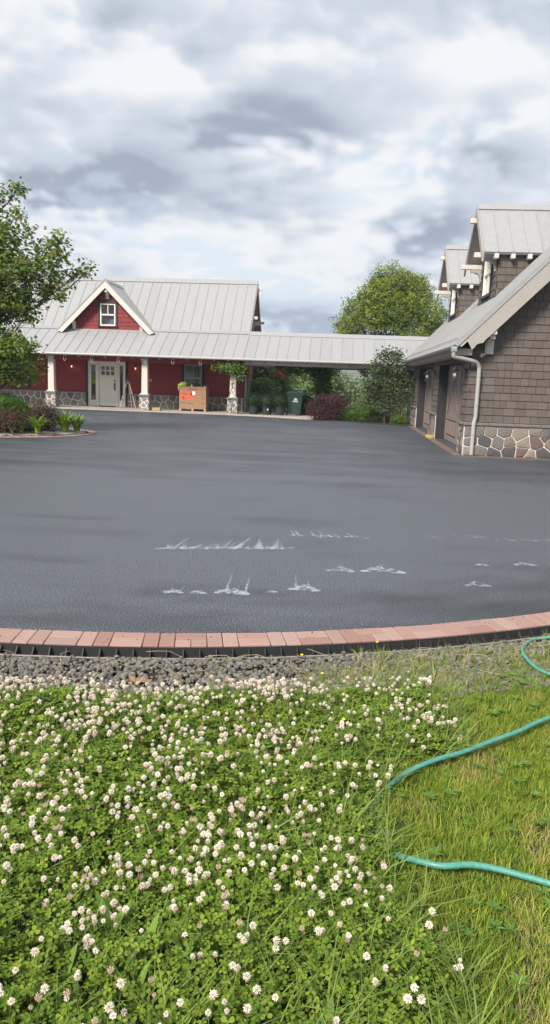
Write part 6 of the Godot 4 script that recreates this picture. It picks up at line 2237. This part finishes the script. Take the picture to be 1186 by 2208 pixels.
func lawn_things() -> void:
	# trefoil leaf
	var tre := MB.new()
	for i in 3:
		var b := Basis(Vector3.UP, TAU * i / 3.0)
		var pts := [Vector3(0, 0, 0), Vector3(0.30, 0.05, 0.42), Vector3(0.34, 0.05, 0.75), Vector3(0.16, 0.02, 0.98), Vector3(0, -0.05, 0.92)]
		for s in [-1, 1]:
			for k in range(1, 4):
				var a: Vector3 = b * (pts[k] * Vector3(s, 1, 1))
				var c: Vector3 = b * (pts[k + 1] * Vector3(s, 1, 1))
				if s > 0: tre.tri(Vector3.ZERO, c, a)
				else: tre.tri(Vector3.ZERO, a, c)
	var where := []
	var tint := PackedColorArray()
	var stalks := []
	var scol := PackedColorArray()
	var greens := [lin(0.108, 0.178, 0.020), lin(0.138, 0.21, 0.025), lin(0.078, 0.138, 0.020), lin(0.168, 0.235, 0.030)]
	for i in 110000:
		var x := rf(-3.4, 0.9)
		var z := rf(-4.6, -0.7)
		var h := clover_h(x, z)
		if h < 0.02 or rng.randf() > smoothstep(0.0, 0.08, h) + 0.1: continue
		var y := -0.064 + h * (1.0 - pow(rng.randf(), 1.6) * 0.65)
		var up := Vector3(rng.randfn() * 0.33, 1.0, rng.randfn() * 0.33 + 0.1)
		var s := rf(0.010, 0.0195)
		where.append(Transform3D(turned(up, rf(0, TAU)).scaled(Vector3.ONE * s), Vector3(x, y, z)))
		var c: Color = greens[rng.randi() % 4]
		var k := rf(0.8, 1.2)
		tint.append(Color(c.r * k, c.g * k, c.b * k))
		if i % 3 == 0:
			stalks.append(Transform3D(Basis(Vector3(1, 0, 0), Vector3(rf(-0.02, 0.02) / h, 1, rf(-0.02, 0.02) / h) * (y + 0.064) / 0.1, Vector3(0, 0, 1)), Vector3(x + rf(-0.01, 0.01), -0.064, z)))
			scol.append(Color(0.10, 0.16, 0.045))
	var patch := tag(Node3D.new(), "thick clover patch covering the left foreground", "clover", "", "stuff")
	patch.name = "clover_patch"
	add_child(patch)
	scatter("clover_leaves", tre.mesh(), mt.clover, where, tint, patch)
	var sk := MB.new()
	sk.tube(PackedVector3Array([Vector3.ZERO, Vector3(0.002, 0.05, 0.001), Vector3(0, 0.1, 0)]), 0.0007, 3, false)
	scatter("clover_stalks", sk.mesh(), mt.grass, stalks, scol, patch)
	# flower heads
	var heads := []
	for kind in 5:
		var mb := MB.new()
		var n := 46
		for i in n:
			var yy := 1.0 - 1.62 * (i + 0.5) / n
			var rr := sqrt(maxf(0.0, 1.0 - yy * yy))
			var a := i * 2.39996 + rf(-0.2, 0.2)
			var low := smoothstep(-0.02, -0.6, yy + rf(-0.15, 0.15))
			if kind == 3: low = maxf(low, smoothstep(0.55, -0.1, yy + rf(-0.2, 0.2)))
			if kind == 4: low = 1.0
			if kind == 2 and yy < -0.2: continue
			var d := Vector3(rr * cos(a), yy + 0.12 - low * 0.75, rr * sin(a)).normalized()
			var tip := d * (0.0118 if kind != 4 else 0.0105) * rf(0.85, 1.12)
			var base := d * 0.002 + Vector3(0, 0.001, 0)
			var s := d.cross(Vector3(0.2, 1, 0.1)).normalized() * 0.0019 * (0.7 if low > 0.6 else 1.0)
			var up := s.cross(d).normalized() * 0.0013
			var midp := d * 0.0080
			var white := lin(0.88, 0.85, 0.76).lerp(lin(0.80, 0.62, 0.58), rng.randf() * (0.7 if kind == 1 else 0.22))
			var brown := lin(0.34, 0.19, 0.11).lerp(lin(0.46, 0.29, 0.22), rng.randf())
			mb.col = white.lerp(brown, low * (0.8 if kind != 2 else 0.1))
			mb.tri(base, midp + s, tip + up); mb.tri(base, tip + up, midp - s)
			mb.tri(base, midp - s, tip - up * 0.6); mb.tri(base, tip - up * 0.6, midp + s)
		mb.col = lin(0.30, 0.30, 0.14)
		mb.ball(Vector3(0, -0.0005, 0), Vector3(0.0034, 0.0036, 0.0034), null, 0, 6, 4)
		heads.append(mb.mesh())
	var stm := MB.new()
	stm.tube(PackedVector3Array([Vector3.ZERO, Vector3(0.006, 0.35, 0.003), Vector3(0.004, 0.7, -0.004), Vector3(0, 1, 0)]), [0.0011, 0.001, 0.001, 0.0009], 4, false)
	var stem_mesh := stm.mesh()
	var stem_m := mk("clover_stem", lin(0.11, 0.17, 0.05), 0.6)
	var spots := []
	for i in 12000:
		var x := rf(-2.9, 0.95)
		var z := rf(-4.45, -0.9)
		var h := clover_h(x, z)
		if h < 0.045: continue
		var dens := 0.24 + 0.86 * smoothstep(-0.25, 0.45, nz.get_noise_2d(x * 130.0 + 7.0, z * 130.0))
		dens *= lerpf(0.5, 1.0, smoothstep(-1.5, -2.2, z)) * lerpf(0.45, 1.0, smoothstep(0.2, -0.3, x)) * lerpf(1.0, 1.35, smoothstep(-2.6, -3.4, z))
		if rng.randf() > dens: continue
		spots.append([x, z, h + rf(0.008, 0.075), rng.randf()])
	spots.sort_custom(func(a, b):
		return spot_rank(a) < spot_rank(b))
	var proto := []
	var labels := ["creamy white clover head", "pink-flushed white clover head", "small half-open white clover head", "white clover head with browned lower florets", "withered brown clover head"]
	var rest := []
	for i in 5: rest.append([])
	var rstem := []
	var made := 0
	for s in spots:
		var kind := 0
		if s[3] < 0.30: kind = 0
		elif s[3] < 0.52: kind = 1
		elif s[3] < 0.61: kind = 2
		elif s[3] < 0.87: kind = 3
		else: kind = 4
		var sc := rf(0.58, 1.12) * (0.75 if kind == 2 else 1.0)
		var tilt := Basis(Vector3(rng.randfn(), 0, rng.randfn()).normalized(), absf(rng.randfn()) * 0.16)
		var len: float = s[2]
		var foot := Transform3D(tilt * Basis(Vector3.UP, rf(0, TAU)), Vector3(s[0], -0.064, s[1]))
		var ht := Transform3D((Basis(Vector3.RIGHT, rng.randfn() * 0.18)).scaled(Vector3.ONE * sc), Vector3(0, len, 0))
		var st := Transform3D(Basis.from_scale(Vector3(1.0, len, 1.0)), Vector3.ZERO)
		if made < 300:
			made += 1
			var o := thing("clover_flower", labels[kind] + patch_place(s[0], s[1]), "flower", Vector3.ZERO, "clover flowers in the foreground patch")
			o.transform = foot
			obj("flower_head", heads[kind], mt.petal, o, ht)
			obj("stem", stem_mesh, stem_m, o, st)
		else:
			rest[kind].append(foot * ht)
			rstem.append(foot * st)
	var more := tag(Node3D.new(), "farther clover flowers of the patch", "flowers", "", "stuff")
	more.name = "distant_clover_flowers"
	add_child(more)
	var ones := PackedColorArray()
	ones.resize(6000)
	ones.fill(Color.WHITE)
	for kind in 5:
		scatter("flower_heads", heads[kind], mt.petal, rest[kind], ones, more)
	scatter("stems", stem_mesh, stem_m, rstem, ones, more)
	print("clover flowers: ", spots.size())
	grasses()
	hoses()
	small_ground_things()

func patch_place(x: float, z: float) -> String:
	if z > -1.75:
		return " in the front row, left of the middle" if x < -0.35 else (" in the front row near the middle" if x < 0.05 else " in the front row beside the arching blade")
	if z > -2.15:
		return " near the front, by the left picture edge" if x < -0.6 else (" near the front, among broad leaves" if x < -0.2 else (" near the front, in the middle" if x < 0.1 else " near the front, at the mown lawn's edge"))
	if z > -2.6:
		return " halfway back, by the left picture edge" if x < -0.7 else (" halfway back, left of the middle" if x < -0.2 else (" halfway back, in the middle" if x < 0.1 else " halfway back, near the lower run of the hose"))
	return " towards the gravel, at the left" if x < -0.3 else (" towards the gravel, in the middle" if x < 0.1 else " near the upper run of the hose")

func spot_rank(a: Array) -> float:
	# distance, with those outside the picture's wedge last
	var p := Vector2(a[0], -a[1])
	var out := absf(p.x + p.y * 0.08) - p.y * 0.40 - 0.12
	return p.length() + (100.0 if out > 0.0 or p.y < 1.42 else 0.0)

func grasses() -> void:
	var lawn := tag(Node3D.new(), "mown yellow-green grass of the lawn at the right", "grass", "", "stuff")
	lawn.name = "lawn_grass"
	add_child(lawn)
	var mine := [tuft(13, 1.0, 0.55, 0.075, 0.9), tuft(11, 1.0, 0.5, 0.065, 1.4), tuft(9, 1.0, 0.45, 0.085, 0.6)]
	var g := [lin(0.20, 0.275, 0.034), lin(0.165, 0.255, 0.03), lin(0.275, 0.31, 0.055), lin(0.125, 0.205, 0.027)]
	for v in 3:
		var where := []
		var tint := PackedColorArray()
		for i in 24000:
			var x := rf(-0.1, 3.9)
			var z := rf(-6.2, -0.7)
			var d := Vector2(x - C.x, z - C.y).length() - R
			var ed := d + 0.22 * nz.get_noise_2d(x * 110.0, z * 110.0)
			if ed < 0.62 and rng.randf() > smoothstep(0.30, 0.62, ed) * 0.5: continue
			var ch := clover_h(x, z)
			if ch > 0.05 and rng.randf() > 0.22: continue
			var dry := nz.get_noise_2d(x * 90.0 + 33.0, z * 90.0)
			var c: Color = g[rng.randi() % 4]
			if dry > 0.2 and rng.randf() < 0.4: c = lin(0.33, 0.31, 0.10)
			var k := rf(0.8, 1.2)
			tint.append(Color(c.r * k, c.g * k, c.b * k))
			var s := rf(0.030, 0.056) * (1.4 if rng.randf() < 0.08 else 1.0)
			where.append(Transform3D((Basis(Vector3.UP, rf(0, TAU)) * Basis(Vector3.RIGHT, rng.randfn() * 0.25)).scaled(Vector3(s * 0.75, s, s * 0.75)), Vector3(x, -0.066, z)))
		scatter("grass_tufts", mine[v], mt.grass, where, tint, lawn)
	# low clover and plantain leaves in the lawn
	var rosette := MB.new()
	for i in 7:
		var a := i * 2.4
		var b := Basis(Vector3.UP, a)
		var w := 0.22
		for s in [-1, 1]:
			var p0 := b * Vector3(0, 0.1, 0.05)
			var p1 := b * Vector3(s * w, 0.28 + i * 0.02, 0.4)
			var p2 := b * Vector3(0, 0.3 + i * 0.03, 0.95)
			if s > 0: rosette.tri(p0, p2, p1)
			else: rosette.tri(p0, p1, p2)
	var where2 := []
	var tint2 := PackedColorArray()
	for i in 1500:
		var x := rf(0.0, 3.6)
		var z := rf(-4.6, -0.8)
		if nz.get_noise_2d(x * 160.0, z * 160.0 + 500.0) < 0.05: continue
		if Vector2(x - C.x, z - C.y).length() - R < 0.8: continue
		var s := rf(0.018, 0.04)
		where2.append(Transform3D(Basis(Vector3.UP, rf(0, TAU)).scaled(Vector3.ONE * s), Vector3(x, -0.05 + rf(0, 0.03), z)))
		var k := rf(0.8, 1.25)
		tint2.append(Color(0.095 * k, 0.18 * k, 0.035 * k))
	scatter("small_weeds", rosette.mesh(), mt.clover, where2, tint2, lawn)
	# taller blades among the clover and along the gravel, straws on the stones
	var tall := tag(Node3D.new(), "long thin grass blades among the clover and over the gravel", "grass", "", "stuff")
	tall.name = "long_grass"
	add_child(tall)
	var tm := [tuft(5, 1.0, 0.12, 0.022, 0.7), tuft(4, 1.0, 0.1, 0.026, 1.2)]
	for v in 2:
		var where := []
		var tint := PackedColorArray()
		for i in 5200:
			var x := rf(-3.2, 2.4)
			var z := rf(-4.8, -0.8)
			var d := Vector2(x - C.x, z - C.y).length() - R
			var h := clover_h(x, z)
			var edge := d > 0.45 and d < 1.05
			if h < 0.03 and not edge: continue
			if edge and x < 0.1 and rng.randf() > 0.10: continue
			var right := smoothstep(-0.8, 0.3, x)
			if rng.randf() > 0.4 + 0.6 * right: continue
			var s := rf(0.10, 0.23) * (1.0 if h > 0.03 else 0.6)
			where.append(Transform3D((Basis(Vector3.UP, rf(0, TAU)) * Basis(Vector3.RIGHT, rng.randfn() * 0.2)).scaled(Vector3(s, s, s)), Vector3(x, -0.066, z)))
			var k := rf(0.8, 1.25)
			var c := lin(0.15, 0.215, 0.05)
			if d < 0.9 and rng.randf() < 0.45: c = lin(0.36, 0.32, 0.16)
			tint.append(Color(c.r * k, c.g * k, c.b * k))
		scatter("long_blades", tm[v], mt.grass, where, tint, tall)
	var straw := MB.new()
	straw.tube(PackedVector3Array([Vector3(-0.5, 0, 0), Vector3(-0.15, 0.10, 0.08), Vector3(0.2, 0.12, -0.05), Vector3(0.5, 0.02, 0.06)]), 0.009, 4, false)
	var ws := []
	var cs := PackedColorArray()
	for i in 420:
		var a := rf(-0.5, 0.7)
		var p := rim(a, rf(0.30, 0.95), -0.03)
		if rng.randf() > 0.4 + 0.6 * smoothstep(-0.1, 0.4, nz.get_noise_2d(a * 900.0, 3.0)): continue
		var s := rf(0.06, 0.22)
		ws.append(Transform3D((Basis(Vector3.UP, rf(0, TAU)) * Basis(Vector3.FORWARD, rf(-0.25, 0.25))).scaled(Vector3(s, s, s)), p))
		var k := rf(0.75, 1.2)
		cs.append(Color(0.42 * k, 0.36 * k, 0.22 * k))
	scatter("dry_straws", straw.mesh(), mt.grass, ws, cs, tall)
	# lush long blades sticking out, lower left
	var bw := []
	var bc := PackedColorArray()
	for i in 34:
		var x := rf(-0.75, -0.25)
		var z := rf(-1.95, -1.35)
		if i > 24:
			x = rf(-0.9, 0.1); z = rf(-3.0, -1.6)
		bw.append(Transform3D((Basis(Vector3.UP, rf(0, TAU)) * Basis(Vector3.RIGHT, rf(0.1, 0.4))).scaled(Vector3.ONE * rf(0.12, 0.17)), Vector3(x, -0.05, z)))
		var k := rf(0.85, 1.2)
		bc.append(Color(0.115 * k, 0.20 * k, 0.035 * k))
	var bm := MB.new()
	for s in [-1, 1]:
		var prev := Vector3.ZERO
		var pw := 0.05
		for k in 5:
			var t := (k + 1) / 5.0
			var p := Vector3(0, t * 1.0 - 0.12 * t * t, 0.28 * t * t)
			var w: float = [0.075, 0.09, 0.085, 0.06, 0.0][k]
			var a := prev; var b := p; var c2 := p + Vector3(s * w, 0, -0.01); var d := prev + Vector3(s * pw, 0, -0.01)
			if s > 0: bm.quad(a, d, c2, b)
			else: bm.quad(a, b, c2, d)
			prev = p; pw = w
	scatter("broad_blades", bm.mesh(), mt.clover, bw, bc, tall)

func hoses() -> void:
	var ho := thing("garden_hose", "teal garden hose snaking across the lawn and gravel at the right", "hose", Vector3(1.2, 0, -3.4))
	var c := Curve3D.new()
	var pts := [Vector3(2.6, -0.02, -5.0), Vector3(1.9, -0.02, -4.98), Vector3(1.49, -0.02, -4.91), Vector3(1.37, -0.02, -4.85), Vector3(1.25, -0.015, -4.67), Vector3(1.22, -0.01, -4.45), Vector3(1.25, -0.015, -4.30), Vector3(1.33, -0.02, -4.22), Vector3(1.7, -0.02, -4.1), Vector3(2.05, -0.02, -4.2), Vector3(2.2, -0.02, -4.05), Vector3(1.8, -0.015, -3.88), Vector3(1.42, -0.01, -3.74), Vector3(1.14, -0.005, -3.61), Vector3(0.94, 0.0, -3.42), Vector3(0.76, 0.002, -3.27), Vector3(0.64, 0.002, -3.17), Vector3(0.48, 0.0, -3.06), Vector3(0.35, -0.012, -2.95), Vector3(0.24, -0.03, -2.80), Vector3(0.20, -0.035, -2.60), Vector3(0.26, -0.03, -2.44), Vector3(0.35, -0.005, -2.36), Vector3(0.43, 0.005, -2.33), Vector3(0.52, 0.008, -2.345), Vector3(0.60, 0.006, -2.34), Vector3(0.69, 0.002, -2.32), Vector3(0.80, -0.004, -2.29), Vector3(1.1, -0.015, -2.15), Vector3(1.6, -0.02, -1.7)]
	for p in pts: c.add_point(p)
	for i in range(1, pts.size() - 1):
		var d: Vector3 = (pts[i + 1] - pts[i - 1]).normalized()
		var l: float = minf(pts[i].distance_to(pts[i - 1]), pts[i].distance_to(pts[i + 1])) * 0.38
		c.set_point_in(i, -d * l); c.set_point_out(i, d * l)
	var path := PackedVector3Array()
	var n := 420
	for i in n:
		path.append(c.sample_baked(c.get_baked_length() * i / (n - 1.0), true) - ho.position)
	var mb := MB.new()
	mb.tube(path, 0.011, 12)
	var m := mk("hose_teal", lin(0.095, 0.33, 0.27), 0.4, "mottle", 5.0)
	obj("hose", mb, m, ho)

func small_ground_things() -> void:
	var lf := thing("dry_leaf", "curled tan dry leaf lying on the gravel at the left", "leaf", Vector3(-1.0, -0.03, -3.74))
	var mb := MB.new()
	for j in 5:
		for i in 10:
			var p := []
			for q in [[i, j], [i + 1, j], [i + 1, j + 1], [i, j + 1]]:
				var u: float = q[0] / 10.0 - 0.5
				var t: float = q[1] / 5.0 - 0.5
				var w := sqrt(maxf(0.0, 0.25 - u * u)) * 1.5
				p.append(Vector3(u * 0.125, 0.012 + 0.02 * cos(t * 3.0) + 0.008 * sin(u * 13.0), t * w * 0.075))
			mb.quad(p[0], p[3], p[2], p[1])
	obj("blade", mb, mk("dry_leaf", lin(0.42, 0.27, 0.16), 0.9, "rock", 6.0), lf)
	var st := thing("pale_stone", "whitish jagged stone in the grass at the gravel's edge", "stone", Vector3(0.27, -0.04, -3.93))
	var sm := MB.new()
	sm.ball(Vector3.ZERO, Vector3(0.075, 0.04, 0.045), nz, 1.1, 12, 8)
	obj("stone", sm, mk("pale_stone", lin(0.48, 0.43, 0.36), 0.9, "rock", 5.0), st)
	# yellow wild flowers
	var spots := [[-0.14, -3.95, 0.17, "yellow wild flower standing at the gravel's edge, left of the pale stone"], [-0.02, -3.8, 0.13, "yellow wild flower just in front of the gravel, beside its taller neighbour"], [0.30, -4.35, 0.13, "yellow wild flower on the gravel near the brick edging"], [0.09, -3.2, 0.16, "yellow wild flower among the white clover in mid patch"]]
	for s in spots:
		var o := thing("yellow_flower", s[3], "flower", Vector3(s[0], -0.06, s[1]), "yellow wild flowers")
		var h := MB.new()
		for i in 10:
			var a := TAU * i / 10.0
			var d := Vector3(cos(a), 0.35, sin(a)) * 0.009
			var q := Vector3(-sin(a), 0, cos(a)) * 0.004
			h.tri(Vector3.ZERO, d * 0.6 + q, d); h.tri(Vector3.ZERO, d, d * 0.6 - q)
		h.ball(Vector3(0, 0.002, 0), Vector3(0.004, 0.003, 0.004), null, 0, 6, 4)
		obj("flower_head", h, mk("yellow_petal", lin(0.70, 0.50, 0.02), 0.6), o, Transform3D(Basis(Vector3.RIGHT, 0.3), Vector3(0, s[2], 0)))
		var st2 := MB.new()
		st2.tube(PackedVector3Array([Vector3.ZERO, Vector3(0.006, s[2] * 0.5, 0.003), Vector3(0, s[2], 0)]), 0.0012, 4)
		obj("stem", st2, mt.clover_stem, o)
	# one long arching blade, lower right
	var ab := thing("arching_blade", "broad arching grass blade in the lower right of the clover's edge", "grass blade", Vector3(0.27, -0.06, -1.62))
	var am := MB.new()
	var prev := Vector3.ZERO
	for k in 12:
		var t := (k + 1) / 12.0
		var p := Vector3(0.26 * t - 0.02, 0.16 * sin(t * 2.3), 0.10 * t)
		var w := Vector3(0.1, 0.2, -1).normalized() * 0.0065 * (1.0 - pow(t, 4.0))
		var w0 := Vector3(0.1, 0.2, -1).normalized() * 0.0065 * (1.0 - pow(t - 1.0 / 12, 4.0))
		am.quad(prev - w0, p - w, p + w, prev + w0)
		prev = p
	obj("blade", am, mk("blade_pale", lin(0.17, 0.23, 0.09), 0.5), ab)
